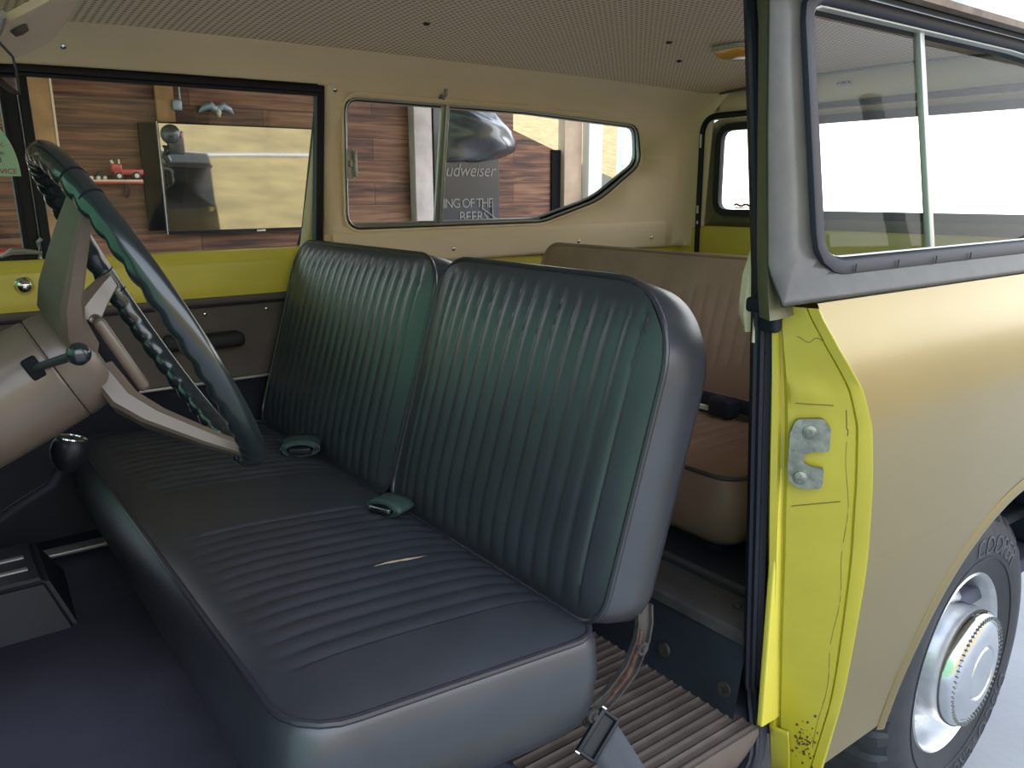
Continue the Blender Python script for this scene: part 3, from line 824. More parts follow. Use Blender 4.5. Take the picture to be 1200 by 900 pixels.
bm = BM(); lathe(bm, [(.142, .03), (.142, HX + .03), (.139, HX + .012), (.132, HX + .003), (.124, HX), (.118, HX + .001), (.112, HX - .003), (.09, HX - .008), (.066, HX - .010), (.062, HX - .006), (.058, HX - .010), (.03, HX - .011), (0, HX - .0115)], (WW.x, wy, WW.z), (0, 1, 0), 72)
hc = link('hubcap', bm, 'chrome', rim, angle=40); hc['label'] = 'chrome hubcap with notched ring'
bm = BM()
for k in range(64):
    a = 2 * pi * k / 64; box(bm, (WW.x + .127 * cos(a), wy + HX - .0015, WW.z + .127 * sin(a)), (.008, .003, .003), rot=Matrix.Rotation(-a, 3, 'Y'))
o = link('notch_ring', bm, 'pitted', rim, smooth=False)
def tyre_text(s, r0, phi, size):
    def f(x, y, h):
        a = phi - x / (r0 + size * .35); rr = r0 + y
        yy = lerp_tab(rr, [(.235, -.010), (.26, -.020), (.295, -.026), (.325, -.022), (.345, -.010)])
        return (WW.x + rr * cos(a), wy + yy - .0008 - h, WW.z + rr * sin(a))
    return text_mesh('raised_lettering', s, size, 'letters', tyre, f, .0012, space=1.08)
tyre_text('COOPER', .274, radians(70), .064)
tyre_text('DISCOVERER', .276, radians(-60), .058)
bm = BM(); tube(bm, [V((WW.x + .262 * cos(a), wy - .0215, WW.z + .262 * sin(a))) for a in [2 * pi * k / 90 for k in range(90)]], .0018, 6, closed=True, up=(0, 1, 0)); link('sidewall_rib', bm, 'tyre', tyre)
bm = BM(); lathe(bm, [(0, -.2), (.05, -.2), (.05, .3), (.1, .35), (.05, .4), (.05, 1.4)], (WW.x, wy + .24, WW.z), (0, 1, 0), 24); link('axle', bm, 'dark', car)

WP = V((WW.x, wy, WW.z))
RZ = Matrix.Translation(WP) @ Matrix.Rotation(radians(3), 4, 'Z') @ Matrix.Scale(.93, 4) @ Matrix.Translation(-WP)
for o in [tyre] + list(tyre.children_recursive): o.data.transform(RZ)
# ------------------------------------------------------------------ upholstered pads
def pad(parent, name, O, U, W, N, w, h, rad, depth, m, pitch=.04, groups=None, margin=.02, top_margin=.02, bulge=.02, groove=.006, back=-.03, puff=.008, nu=None, nv=46, pipe=True, pipe_m='piping', low_margin=-.05):
    """O centre of the front face outline; U across the flutes, W along them, N out of the face. rad = (bottom, top) corner radii"""
    U, W, N, O = V(U).normalized(), V(W).normalized(), V(N).normalized(), V(O)
    nu = nu or int(w / pitch * 9)
    rb, rts = rad
    if not isinstance(rts, tuple): rts = (rts, rts)
    def half(v, sd=1):
        rtp = rts[1] if sd > 0 else rts[0]
        a = v + h / 2; b = h / 2 - v
        d = 0
        if a < rb: d = rb - math.sqrt(max(0, rb * rb - (rb - a) ** 2))
        if b < rtp: d = max(d, rtp - math.sqrt(max(0, rtp * rtp - (rtp - b) ** 2)))
        return w / 2 - d
    groups = groups or [(-w / 2 + .045, w / 2 - .045)]
    def height(u, v):
        eu = max(0, (w / 2 - abs(u))); ev = min(v + h / 2, h / 2 - v)
        e = min(eu, ev)
        b = bulge * (1 - math.exp(-eu / .045)) * (1 - math.exp(-max(0, ev) / .045))
        g = 0
        for a, c in groups:
            if a - .002 <= u <= c + .002:
                ph = (u - a) / pitch
                s = abs(sin(pi * ph)) ** .45
                fade = min(1, max(0, (h / 2 - v - top_margin) / .04)) * min(1, max(0, (v + h / 2 - low_margin) / .04))
                g = groove * (s - 1) * fade
        return b + g
    bm = BM(); rows = []
    for j in range(nv + 1):
        q = j / nv; v = -h / 2 * cos(pi * q) * .8 + (q - .5) * h * .2
        h0, h1 = -half(v, -1), half(v, 1)
        rows.append([O + U * (h0 + (h1 - h0) * i / nu) + W * v + N * height(h0 + (h1 - h0) * i / nu, v) for i in range(nu + 1)])
    grid(bm, rows)
    # outline loop
    n = 300; loop = []
    vs = [-h / 2 * cos(pi * j / n) for j in range(n + 1)]
    loop = [(half(v), v) for v in vs] 
    t1, t0 = half(h / 2, 1), -half(h / 2, -1); loop += [(t1 + (t0 - t1) * k / 16, h / 2) for k in range(1, 16)]
    loop += [(-half(v, -1), v) for v in vs[::-1]]
    bot = half(-h / 2); loop += [(-bot + 2 * bot * k / 16, -h / 2) for k in range(1, 16)]
    loop = resample(loop, 220)
    secs = [(0, 0), (-.01, puff * .6), (-depth * .35, puff), (-depth * .75, puff * .7), (-depth * .93, -.008), (-depth, back)]
    rr = []
    for dz, off in secs:
        sx = 1 + off / (w / 2); sy = 1 + off / (h / 2)
        rr.append([O + U * (a * sx) + W * (b * sy) + N * dz for a, b in loop])
    vv = grid(bm, rr, close_u=True)
    bm.faces.new(vv[-1])
    bmesh.ops.remove_doubles(bm, verts=bm.verts, dist=.0004)
    o = link(name, bm, m, parent, angle=62)
    if pipe:
        bm = BM(); tube(bm, [O + U * (a * (1 + .003 / w)) + W * b + N * .001 for a, b in resample(loop, 150)], .0052, 8, closed=True, up=N)
        link('piping', bm, pipe_m, o)
    return o

fs = thing('front_bench_seat', 'black fluted vinyl front bench seat with split backrest behind the steering wheel', 'car seat', (-.2, .845, .5))
# cushion
t = V((.56, 0, -.042)).normalized(); nn = V((-t.z, 0, t.x))
cw, ch = 1.43, .475
c0 = V((-.505, .845, .777)) + t * ch / 2
cush = pad(fs, 'seat_cushion', c0, (0, 1, 0), t, nn, cw, ch, (.075, .05), .165, 'vinyl', .037, [(-.605, -.605 + .037 * 13), (.125, .125 + .037 * 13)], bulge=.03, groove=.007, top_margin=.0, low_margin=.03, back=-.02, puff=.012, nv=50)
# tear in the vinyl
def cush_top(x, y): 
    s = (x + .505) / t.x; return V((x, y, .777)) + V((0, 0, 1)) * (t.z * s + .0300)
bm = BM(); pts = []
for k in range(9):
    q = k / 8; pts.append(cush_top(-.245 + .10 * q, .446 - .0 * q + .003 * sin(q * 5)) + V((0, 0, -.0005)))
tube(bm, pts, [.0003, .001, .0018, .003, .002, .0032, .002, .0012, .0003], 6, flat=(1.3, .35)); tr = link('vinyl_tear', bm, 'tear', cush); tr['label'] = 'frayed pale tear in the vinyl'
# backrests
xb, zb, xt, zt = -.034, .742, .119, 1.243
tb = V((xt - xb, 0, zt - zb)); Lb = tb.length; tb.normalize(); nb = V((-tb.z, 0, tb.x))
mid = V(((xb + xt) / 2, 0, (zb + zt) / 2))
def backrest(y0, y1, label, rt_):
    b = pad(fs, 'backrest', mid + V((0, (y0 + y1) / 2, 0)), (0, 1, 0), tb, nb, y1 - y0, Lb, (.05, rt_), .115, 'vinyl', .0385, [(-(y1 - y0) / 2 + .05, -(y1 - y0) / 2 + .05 + .0385 * int((y1 - y0 - .1) / .0385))], bulge=.026, groove=.0065, back=-.035, puff=.004, nv=60, top_margin=.015, low_margin=.005)
    b['label'] = label; return b
backrest(.135, .783, 'driver side backrest', (.14, .08)); backrest(.797, 1.555, 'passenger side backrest', (.085, .085))
bm = BM(); box(bm, (-.22, .85, .565), (.46, 1.25, .09), bevel=.015); link('seat_frame', bm, 'dark', fs)
# curved hinge bracket
hp = [(.068, .145, .748), (.063, .138, .722), (.055, .135, .697), (.032, .135, .655), (-.009, .135, .626), (-.045, .135, .613), (-.062, .135, .612)]
bm = BM(); sweep(bm, hp, [(-.017, -.004), (.017, -.004), (.017, .004), (.013, .004), (.012, -.001), (-.012, -.001), (-.013, .004), (-.017, .004)], lambda i, p, tt: (tt.cross(V((0, -1, 0))).normalized(), V((0, -1, 0))))
hbk = link('hinge_bracket', bm, 'bracket', fs, angle=30)
for p in ((.05, .129, .688), (-.05, .129, .613)):
    bm = BM(); lathe(bm, [(0, .008), (.005, .008), (.006, .004), (.011, .004), (.012, 0)], p, (0, -1, 0), 12); link('bolt', bm, 'bracket', hbk)
bm = BM(); tube(bm, [V(p) + V((-.012, -.005, -.004)) for p in hp[1:5]], [.002, .005, .005, .002], 6, flat=(1, .5)); link('rust_streak', bm, 'rust', hbk)

# rear bench
rsn = thing('rear_bench_seat', 'brown fluted vinyl rear bench seat behind the black front seat', 'car seat', (.7, .85, .6))
t2 = V((1, 0, .0)); 
pad(rsn, 'seat_cushion', V((.505 + .19, .90, .795)), (0, 1, 0), t2, (0, 0, 1), 1.14, .38, (.05, .03), .155, 'brown', .04, [(-.5, .5)], bulge=.02, groove=.003, top_margin=0, low_margin=.06, back=-.015, puff=.008, nv=24, pipe_m='door_trim')
tb2 = V((.10, 0, .40)).normalized(); nb2 = V((-tb2.z, 0, tb2.x)); L2 = .36
pad(rsn, 'backrest', V((.872, .915, .855)) + tb2 * L2 / 2, (0, 1, 0), tb2, nb2, 1.15, L2, (.03, .06), .07, 'brown', .04, [(-.5, .5)], bulge=.012, groove=.0035, top_margin=.055, low_margin=.06, back=-.02, puff=.002, nv=36, pipe_m='brown')
bm = BM(); box(bm, (.72, .9, .625), (.36, 1.05, .03), bevel=.005)
for y in (.4, 1.4): box(bm, (.56, y, .64), (.03, .03, .05), bevel=.003)
link('seat_frame', bm, 'dark', rsn)
bm = BM(); box(bm, (.868, .88, .842), (.03, 1.06, .034), bevel=.008); box(bm, (.835, .62, .84), (.05, .07, .05), bevel=.01); link('back_hinge', bm, 'dark', rsn)
bm = BM(); box(bm, (.846, .92, .822), (.012, .52, .012), bevel=.002); link('hinge_rod', bm, 'white', rsn)

# ------------------------------------------------------------------ steering
C0 = V((-.541, .42, 1.226)); th = radians(26.2); ph = radians(-2); RW = .217
A = V((cos(th) * cos(ph), sin(ph), sin(th) * cos(ph))); SU = V((-sin(th), 0, cos(th))); SV = A.cross(SU)
def SWP(tdeg, r=RW, d=0.): a = radians(tdeg); return C0 + (SU * cos(a) + SV * sin(a)) * r + A * d
sw = thing('steering_wheel', 'dark three-spoke steering wheel with finger grips on tan column', 'steering wheel', C0 - A * .1)
bm = BM(); rows = []; N1 = 360; N2 = 20
for k in range(N1):
    tt = 360 * k / N1; a = radians(tt); rad_d = SU * cos(a) + SV * sin(a); row = []
    for j in range(N2):
        b = 2 * pi * j / N2
        inner = max(0, -cos(b) * .6 - sin(b) * .8)        # faces hub / dash
        rr = .0128 + .0036 * inner * abs(sin(a * 23)) ** .8
        row.append(C0 + rad_d * (RW + rr * cos(b)) + A * (rr * 1.05 * sin(b)))
    rows.append(row)
grid(bm, rows, close_u=True, close_v=True); wr = link('rim', bm, 'wheel_rim', sw, angle=60)
for ts in (32, 42, 272, 281, 148):
    bm = BM(); tube(bm, [SWP(ts) + ((SU * cos(radians(ts)) + SV * sin(radians(ts))) * cos(q) + A * sin(q)) * .0133 for q in [2 * pi * k / 24 for k in range(24)]], .0009, 5, closed=True); link('collar_groove', bm, 'blackboard', wr)
for ts, w0 in ((37, .037), (152, .034), (277, .028)):
    a = radians(ts); rd = SU * cos(a) + SV * sin(a); tg_ = A.cross(rd)
    P = [(.03, -.085, w0, .016), (.075, -.083, w0, .016), (.11, -.068, w0 * .85, .015), (.17, -.030, w0 * .62, .012), (.205, -.005, w0 * .48, .010), (RW - .002, .0, w0 * .42, .009)]
    bm = BM(); rows = []
    for r, d, hw, ht in P:
        c = C0 + rd * r + A * d
        rows.append([c + tg_ * (hw * x) + A * (ht * y) for x, y in ((-1, -.7), (-.8, -1), (.8, -1), (1, -.7), (1, .4), (.62, 1), (-.62, 1), (-1, .4))])
    vs = grid(bm, rows, close_u=True); bm.faces.new(vs[0]); bm.faces.new(vs[-1])
    link('spoke', bm, 'column', sw, angle=30)
bm = BM(); lathe(bm, [(0, -.076), (.045, -.076), (.056, -.080), (.062, -.088), (.066, -.115), (.0655, -.122), (.0, -.122)], C0, A, 40); link('hub', bm, 'column', sw, angle=30)
bm = BM(); a = radians(152 + 60)
bx = SWP(90, .02, -.042); Rb = Matrix((SU, SV, A)).transposed()
box(bm, C0 + SU * -.02 + A * -.056, (.105, .046, .016), rot=Rb, bevel=.007); link('horn_bar', bm, 'column', sw, angle=40)
bm = BM(); box(bm, C0 + SU * -.02 + A * -.069, (.10, .040, .014), rot=Rb, bevel=.002); link('horn_gap', bm, 'blackboard', sw)
colm = thing('steering_column', 'thick tan steering column with signal lever entering from the left edge', 'steering column', C0 - A * .3)
bm = BM(); lathe(bm, [(0, -.123), (.064, -.123), (.066, -.126), (.066, -.20), (.064, -.26), (.058, -.36), (.056, -.50), (.0, -.50)], C0, A, 48); cl = link('housing', bm, 'column', colm, angle=30)
rad0 = (SV * .87 + SU * .5).normalized()
p0 = C0 - A * .140 + SV * .059 + SU * .026
bm = BM(); box(bm, p0, (.026, .012, .016), rot=Rb, bevel=.003); link('lever_slot', bm, 'blackboard', cl)
p1 = C0 - A * .095 + SV * .125 + SU * .03
bm = BM(); tube(bm, [p0, p0.lerp(p1, .5), p1], [.0045, .005, .0055], 10); sl = link('signal_lever', bm, 'dkmetal', colm)
bm = BM(); bmesh.ops.create_uvsphere(bm, u_segments=20, v_segments=14, radius=.0125, matrix=Matrix.Translation(p1)); link('lever_knob', bm, 'wheel_rim', sl)
# gear lever
gl = thing('gear_lever', 'dark round gear lever knob on bent rod beneath the steering column', 'gear lever', (-.78, .85, .6))
bm = BM(); tube(bm, [(-.80, .85, .58), (-.795, .84, .75), (-.76, .82, .84), (-.68, .79, .895), (-.64, .775, .92), (-.625, .765, .95)], [.009, .009, .009, .008, .008, .008], 10); link('rod', bm, 'dark', gl)
bm = BM(); lathe(bm, [(0, -.03), (.014, -.03), (.024, -.015), (.028, 0), (.026, .014), (.020, .022), (0, .024)], (-.612, .755, .975), (.3, 0, 1), 28); kb = link('knob', bm, 'blackplastic', gl)
bm = BM(); tube(bm, [V((-.612, .755, .975)) + basis((.3, 0, 1)) @ V((.021 * cos(a), .021 * sin(a), .022)) for a in [2 * pi * k / 40 for k in range(40)]], .0018, 6, closed=True); link('shift_ring', bm, 'chrome', kb)

# ------------------------------------------------------------------ loose things in the cabin
def rolled_belt(name, label, c, ax, rx, rz_, width, m, buckle):
    t_ = thing(name, label, 'seat belt', c, None)
    ax = V(ax).normalized(); s = V((0, 0, 1)).cross(ax).normalized(); upv = ax.cross(s)
    bm = BM(); rows = []
    for k in range(90):
        a = 2 * pi * 2.6 * k / 89; q = 1 - .16 * k / 89 * 2
        p = V(c) + s * (rx * q * cos(a)) + upv * (rz_ * q * sin(a) + rz_)
        rows.append([p - ax * width / 2, p - ax * width / 6, p + ax * width / 6, p + ax * width / 2])
    grid(bm, rows); o = link('rolled_webbing', bm, m, t_, angle=60, mods=(('SOLIDIFY', {'thickness': .0022, 'offset': 0}),))
    bm = BM(); box(bm, V(c) + upv * rz_ - ax * width * .25, (rx * 1.1, width * .9, rz_ * .9), rot=Matrix((s, ax, upv)).transposed(), bevel=.003); b1 = link('buckle', bm, 'blackplastic', t_)
    if buckle:
        bm = BM(); box(bm, V(c) + upv * (rz_ * 1.15) - ax * (width * .5 + .006), (rx * 1.2, .008, .008), rot=Matrix((s, ax, upv)).transposed(), bevel=.0015); link('buckle_bar', bm, 'chrome', b1)
    return t_
rolled_belt('seat_belt', 'rolled dark belt with bright chrome buckle bar by the backrest split', (-.090, .672, .768), (.93, .36, 0), .042, .015, .05, 'greenweb', True)
rolled_belt('seat_belt', 'rolled dark green belt against the passenger backrest', (-.085, 1.125, .770), (.45, .89, 0), .046, .018, .075, 'greenweb', False)
sb = thing('seat_belt', 'black belt buckle with grey webbing on floor beside the front seat', 'seat belt', (-.03, .09, .5))
ctr = V((-.050, .118, .585)); ba = V((.75, .25, .6)).normalized()
# buckle frame lying across, pixel direction from lower-left to upper-right
bu = V((.045, .0, .045)).normalized(); bn = V((-.35, -.75, .55)).normalized(); bs_ = bn.cross(bu).normalized()
Bk = Matrix((bu, bs_, bn)).transposed()
bm = BM()
for dx, dy_, sx, sy in ((0, .012, .072, .008), (0, -.014, .072, .006), (-.034, 0, .006, .03), (.034, 0, .006, .03)):
    box(bm, ctr + Bk @ V((dx, dy_, 0)), (sx, sy, .014), rot=Bk, bevel=.002)
box(bm, ctr + Bk @ V((0, 0, -.005)), (.066, .026, .004), rot=Bk); bk = link('buckle', bm, 'blackplastic', sb, angle=30)
for dx in (-.037, .037):
    bm = BM(); box(bm, ctr + Bk @ V((dx, .014, .008)), (.003, .008, .003), rot=Bk, bevel=.0008); link('buckle_pin', bm, 'chrome', bk)
bm = BM(); rows = []
for k in range(14):
    q = k / 13; c = ctr + Bk @ V((0, -.014, .002)) + (bs_ * -1 * .10 + V((-.02, -.01, -.06))) * q
    w = .03 + .006 * q
    rows.append([c + bu * x for x in (-w, -w * .4, w * .4, w)])
grid(bm, rows); link('webbing', bm, 'webbing', sb, mods=(('SOLIDIFY', {'thickness': .002, 'offset': 0}),))
# dome lamp
dl = thing('dome_lamp', 'small amber dome lamp on the perforated ceiling near the rear', 'lamp', (1.2, .93, 1.762))
zc = 1.78 + rz(1.2) - .002
outl = roundpoly([(1.135, .87), (1.265, .87), (1.265, .99), (1.135, .99)], .035, 6)
bm = fill2d(outl); r = bmesh.ops.extrude_face_region(bm, geom=bm.faces[:]); bmesh.ops.translate(bm, vec=(0, 0, -.010), verts=[g for g in r['geom'] if isinstance(g, bmesh.types.BMVert)]); bmesh.ops.translate(bm, vec=(0, 0, zc), verts=bm.verts); link('lamp_base', bm, 'alu', dl, angle=30)
bm = BM(); rows = []
for q, zz in ((1, -.010), (.98, -.018), (.9, -.026), (.7, -.031), (.3, -.033)):
    rows.append([(1.2 + (a - 1.2) * q * .86, .93 + (b - .93) * q * .86, zc + zz) for a, b in outl])
vs = grid(bm, rows, close_u=True); bm.faces.new(vs[-1]); link('amber_lens', bm, 'amber', dl, angle=50)
# coat hook
ck = thing('coat_hook', 'small grey coat hook above the far quarter window', 'hook', (.61, 1.585, 1.665))
bm = BM(); box(bm, (.61, 1.584, 1.668), (.016, .008, .034), bevel=.002); tube(bm, [(.61, 1.580, 1.66), (.61, 1.565, 1.652), (.61, 1.553, 1.66), (.61, 1.55, 1.678)], .0055, 8); link('hook', bm, 'pitted', ck)
bm = BM(); screw(bm, (.61, 1.5795, 1.675), (0, -1, 0), .004); link('screw', bm, 'blackboard', ck)
# sun visor
sv = thing('sun_visor', 'beige sun visor folded against the ceiling at upper left', 'sun visor', (-.55, 1.2, 1.7))
vn = V((-.51263, .04383, .85749)).normalized(); v0 = V((-.467, 1.08, 1.713))
def vz_(x, y): return v0.z - (vn.x * (x - v0.x) + vn.y * (y - v0.y)) / vn.z
VO = roundpoly([(-.467, 1.08), (-.458, 1.422), (-.495, 1.433), (-.541, 1.397), (-.60, 1.05), (-.60, .92), (-.475, .90)], [.02, .03, .03, .02, .05, .03, .03], 8)
def vmap(x, y): return V((x, y, vz_(x, y)))
bm = fill2d(VO); mapbm(bm, vmap); link('visor_panel', bm, 'trim', sv, mods=(('SOLIDIFY', {'thickness': .012, 'offset': 0}), ('BEVEL', {'width': .004, 'segments': 2})))
bm = BM(); tube(bm, [vmap(-.605, .88), vmap(-.605, 1.06)], .006, 8); link('visor_rod', bm, 'alu', sv)
bm = BM(); lathe(bm, [(0, .012), (.012, .01), (.015, 0)], vmap(-.57, 1.02) + V((0, 0, -.008)), (.5, 0, -.86), 14); link('visor_button', bm, 'door_trim', sv)

# rear-view mirror
rm = thing('rearview_mirror', 'dark framed rear-view mirror cut by the left picture edge', 'mirror', (-.64, .70, 1.58))
md_ = V((.033, .15, 0)).normalized(); mn = V((md_.y, -md_.x, 0)); mc = V((-.601, .852, 1.548)) - md_ * .125
Rm = Matrix((md_, mn.cross(md_), mn)).transposed()
mo = roundpoly([(-.125, -.026), (.122, -.026), (.125, .010), (.10, .027), (-.10, .027), (-.125, .010)], .006, 4)
def mloc(a, b, h): return mc + md_ * a + V((0, 0, 1)) * b + mn * h
bm = BM(); grid_ = grid(bm, [[mloc(a, b, h) for a, b in offset_loop(mo, o)] for o, h in ((-.004, .0), (0, .002), (0, -.006), (-.004, -.014), (-.015, -.018))], close_u=True); bm.faces.new(grid_[-1]); link('frame', bm, 'rubber_dull', rm, angle=40)
bm = fill2d(offset_loop(mo, -.004)); mapbm(bm, lambda a, b: mloc(a, b, .0002)); link('mirror_glass', bm, 'mirror', rm, smooth=False)
bm = BM(); tube(bm, [mloc(0, .01, -.016), mloc(0, .05, -.03), mloc(-.01, .11, -.06), mloc(-.01, .17, -.10)], .007, 8); link('stem', bm, 'alu', rm)
# service sticker on the vent frame
st = thing('service_sticker', 'pale green domed service sticker on the passenger vent window', 'sticker', (-.575, 1.60, 1.45))
yst = lambda z: 1.5955 - (z - 1.44) * .02
so = [(-.596 + .061 * cos(a), 1.414 + (.122) * sin(a)) for a in [pi * k / 28 for k in range(29)]]
bm = fill2d(so); mapbm(bm, lambda x, z: (x, yst(z), z)); sk = link('sticker_sheet', bm, 'sticker', st, smooth=False, mods=(('SOLIDIFY', {'thickness': .0004, 'offset': 0}),))
for s, x, z, size, m in (('NEXT SERVICE', -.596, 1.4195, .0165, 'redink'), ('30000', -.592, 1.444, .018, 'ink'), ('MILES AND', -.585, 1.462, .009, 'ink'), ('SERVICE INC.', -.590, 1.480, .0105, 'redink')):
    text_mesh('printed_line', s, size, m, sk, lambda a, b, h, x=x, z=z: (x + a, yst(z + b) - .0012 - h, z + b), .0002)

# sticker on rear glass
rsx = thing('glass_sticker', 'small red sticker in the lower corner of the rear window', 'sticker', (1.81, 1.36, 1.31))
bm = BM(); tube(bm, [(1.812, 1.40 - k * .012, 1.318 + .004 * sin(k * 1.7)) for k in range(8)], .005, 6, flat=(.3, 1)); tube(bm, [(1.812, 1.395 - k * .012, 1.307) for k in range(8)], .003, 6, flat=(.3, 1)); link('sticker_sheet', bm, 'pinkred', rsx)

# ------------------------------------------------------------------ outside: boarded wall, screen, posts
YW = 5.0
bm = fill2d([(-1.3, 0), (3.42, 0), (3.42, 3.0), (-1.3, 3.0)])
mapbm(bm, lambda x, z: (x, YW, z)); w = link('wall_back', bm, 'wood', None, smooth=False, mods=(('SOLIDIFY', {'thickness': .03, 'offset': 0}),)); struct(w)
def post(name, label, cat, x0, x1, y, z1, m, edges=None, d=.09, bev=.004):
    t_ = thing(name, label, cat, ((x0 + x1) / 2, y, 0)); bm = BM(); box(bm, ((x0 + x1) / 2, y, z1 / 2), (x1 - x0, d, z1), bevel=bev); link('board', bm, m, t_, angle=30)
    if edges:
        for x in (x0 - .006, x1 + .006):
            bm = BM(); box(bm, (x, y - d * .3, z1 / 2), (.012, d * .5, z1), bevel=.001); link('edge_trim', bm, edges, t_, smooth=False)
    return t_
post('wood_post', 'orange pine post with pale edges left of the television', 'post', -.10, .02, 4.935, 3.0, 'post', 'edge')
post('wood_plank', 'whitewashed upright plank on the dark wall beside the black banner', 'plank', 2.42, 2.575, 4.935, 3.0, 'whitewood')
lw = thing('low_wall', 'low boarded wall with sloping top beyond the black banner', 'wall', (4.0, 5.05, 0))
bm = fill2d([(3.42, 0), (3.93, 0), (3.93, 1.70), (3.42, 1.87)]); mapbm(bm, lambda x, z: (x, 5.02, z)); link('boards', bm, 'wood', lw, smooth=False, mods=(('SOLIDIFY', {'thickness': .05, 'offset': 0}),))
bm = fill2d([(4.15, 0), (4.9, 0), (4.9, 1.40), (4.15, 1.625)]); mapbm(bm, lambda x, z: (x, 5.05, z)); link('grey_panel', bm, 'greyboard', lw, smooth=False, mods=(('SOLIDIFY', {'thickness': .05, 'offset': 0}),))
bm = BM(); box(bm, (3.88, 5.0, .86), (.10, .05, 1.72), bevel=.004); link('end_board', bm, 'blackboard', lw)
post('wood_post', 'pale tan post between the dark low wall and the white post', 'post', 3.93, 4.13, 4.97, 3.0, 'pinkwood')
post('white_post', 'white post standing left of the sunlit hillside', 'post', 4.15, 4.31, 4.90, 3.0, 'whitepost')
post('white_post', 'white post at the right end of the far quarter window view', 'post', 4.76, 5.0, 5.1, 3.0, 'whitepost')
# television
tv = thing('television', 'large black flat television on the boarded wall reflecting the field', 'television', (1.185, 4.9, 1.1))
bm = BM(); box(bm, (1.185, 4.89, 1.46), (1.215, .05, .69), bevel=.006); box(bm, (1.185, 4.915, 1.46), (.7, .05, .4), bevel=.02); tc_ = link('case', bm, 'blackplastic', tv, angle=30)
bm = BM(); box(bm, (1.185, 4.866, 1.465), (1.195, .004, .66), bevel=.001); link('screen', bm, 'screen', tv, smooth=False)
bm = BM(); box(bm, (1.185, 4.862, 1.122), (.06, .004, .012), bevel=.001); link('badge', bm, 'alu', tv)
bm = BM(); box(bm, (.579, 4.870, 1.46), (.006, .02, .69), bevel=.001); link('bezel_edge', bm, 'alu', tv)
bb = BM(); box(bb, (.80, 4.9625, 1.47), (.62, .045, .66), bevel=.003); tag(link('tv_shade_panel', bb, 'blackboard'), 'added matt black panel standing in for the shade left of the television', 'board')  # black panel added in place of the band of shade beside the television
# shelf with toys
sh = thing('wall_shelf', 'narrow red-edged wooden shelf on the wall behind the steering wheel', 'shelf', (.2, 4.95, 1.44))
bm = BM(); box(bm, (.18, 4.91, 1.446), (.56, .14, .014), bevel=.002); link('board', bm, 'edge', sh); bm = BM(); box(bm, (.18, 4.84, 1.437), (.56, .006, .012), bevel=.001); link('front_lip', bm, 'red', sh)
bm = BM(); box(bm, (.385, 4.968, 1.39), (.02, .006, .09), bevel=.001); tube(bm, [(.385, 4.965, 1.35), (.385, 4.93, 1.365), (.385, 4.90, 1.40), (.385, 4.90, 1.436)], .008, 8); link('bracket', bm, 'dkmetal', sh)
ty = thing('toy_tractor', 'small red toy tractor at the right end of the wall shelf', 'toy', (.37, 4.9, 1.453))
bm = BM(); box(bm, (.39, 4.9, 1.50), (.17, .06, .035), bevel=.008); box(bm, (.325, 4.9, 1.525), (.06, .065, .045), bevel=.008); link('body', bm, 'red', ty)
bm = BM(); tube(bm, [(.345, 4.9, 1.54), (.345, 4.9, 1.575)], .006, 8); link('stack', bm, 'cream', ty)
bm = BM(); tube(bm, [(.31, 4.9, 1.545), (.30, 4.9, 1.568)], .008, 8); link('driver_figure', bm, 'cream', ty)
for x, r in ((.33, .022), (.43, .024)):
    for y in (4.865, 4.935):
        bm = BM(); lathe(bm, [(0, -.012), (r * .6, -.012), (r, -.009), (r, .009), (r * .6, .012), (0, .012)], (x, y, 1.453 + r), (0, 1, 0), 20); wl_ = link('wheel', bm, 'dkmetal', ty)
        bm = BM(); lathe(bm, [(0, -.0135), (r * .55, -.0135), (r * .55, .0135), (0, .0135)], (x, y, 1.453 + r), (0, 1, 0), 16); link('wheel_disc', bm, 'cream', wl_)
for i, x in enumerate((.02, .09, .16, .235)):
    tt_ = thing('toy_car', ['dark toy car at the far left on the wall shelf', 'dark toy car second from left on the wall shelf', 'dark toy car left of the one touching the tractor', 'dark toy car beside the red toy tractor'][i], 'toy', (x, 4.9, 1.453), 'dark toy cars on the wall shelf')
    bm = BM(); box(bm, (x, 4.9, 1.476), (.058, .05, .02), bevel=.006); box(bm, (x - .005, 4.9, 1.49), (.03, .04, .022), bevel=.007); link('body', bm, 'dkmetal', tt_)
    for dx in (-.018, .018):
        bm = BM(); lathe(bm, [(0, -.028), (.011, -.028), (.011, .028), (0, .028)], (x + dx, 4.9, 1.464), (0, 1, 0), 14); link('wheel', bm, 'cream', tt_)
# wall decorations
o = thing('wall_plaque', 'narrow orange plaque with small grey figure above the television', 'plaque', (.70, 4.97, 1.9))
bm = BM(); box(bm, (.665, 4.975, 1.93), (.11, .04, .24), bevel=.004); link('board', bm, 'post', o); bm = BM(); box(bm, (.735, 4.95, 1.915), (.06, .03, .07), bevel=.015); tube(bm, [(.755, 4.95, 2.06), (.755, 4.95, 1.95)], .005, 8); link('figure', bm, 'bluegrey', o)
o = thing('wall_ornament', 'blue-grey metal ornament with spread wings above the television', 'ornament', (.98, 4.96, 1.9))
bm = BM()
for s in (-1, 1): tube(bm, [(.98, 4.95, 1.90), (.98 + s * .04, 4.94, 1.925), (.98 + s * .085, 4.95, 1.905), (.98 + s * .11, 4.96, 1.88)], [.022, .026, .02, .006], 10, flat=(1, 1.0))
link('wings', bm, 'bluegrey', o); bm = BM(); tube(bm, [(.985, 4.94, 1.92), (.99, 4.935, 1.88), (.99, 4.94, 1.855)], [.012, .016, .01], 10); link('body', bm, 'cream', o)
o = thing('wall_mask', 'grey mask-like ornament with red edge at the television top left corner', 'ornament', (.66, 4.86, 1.7))
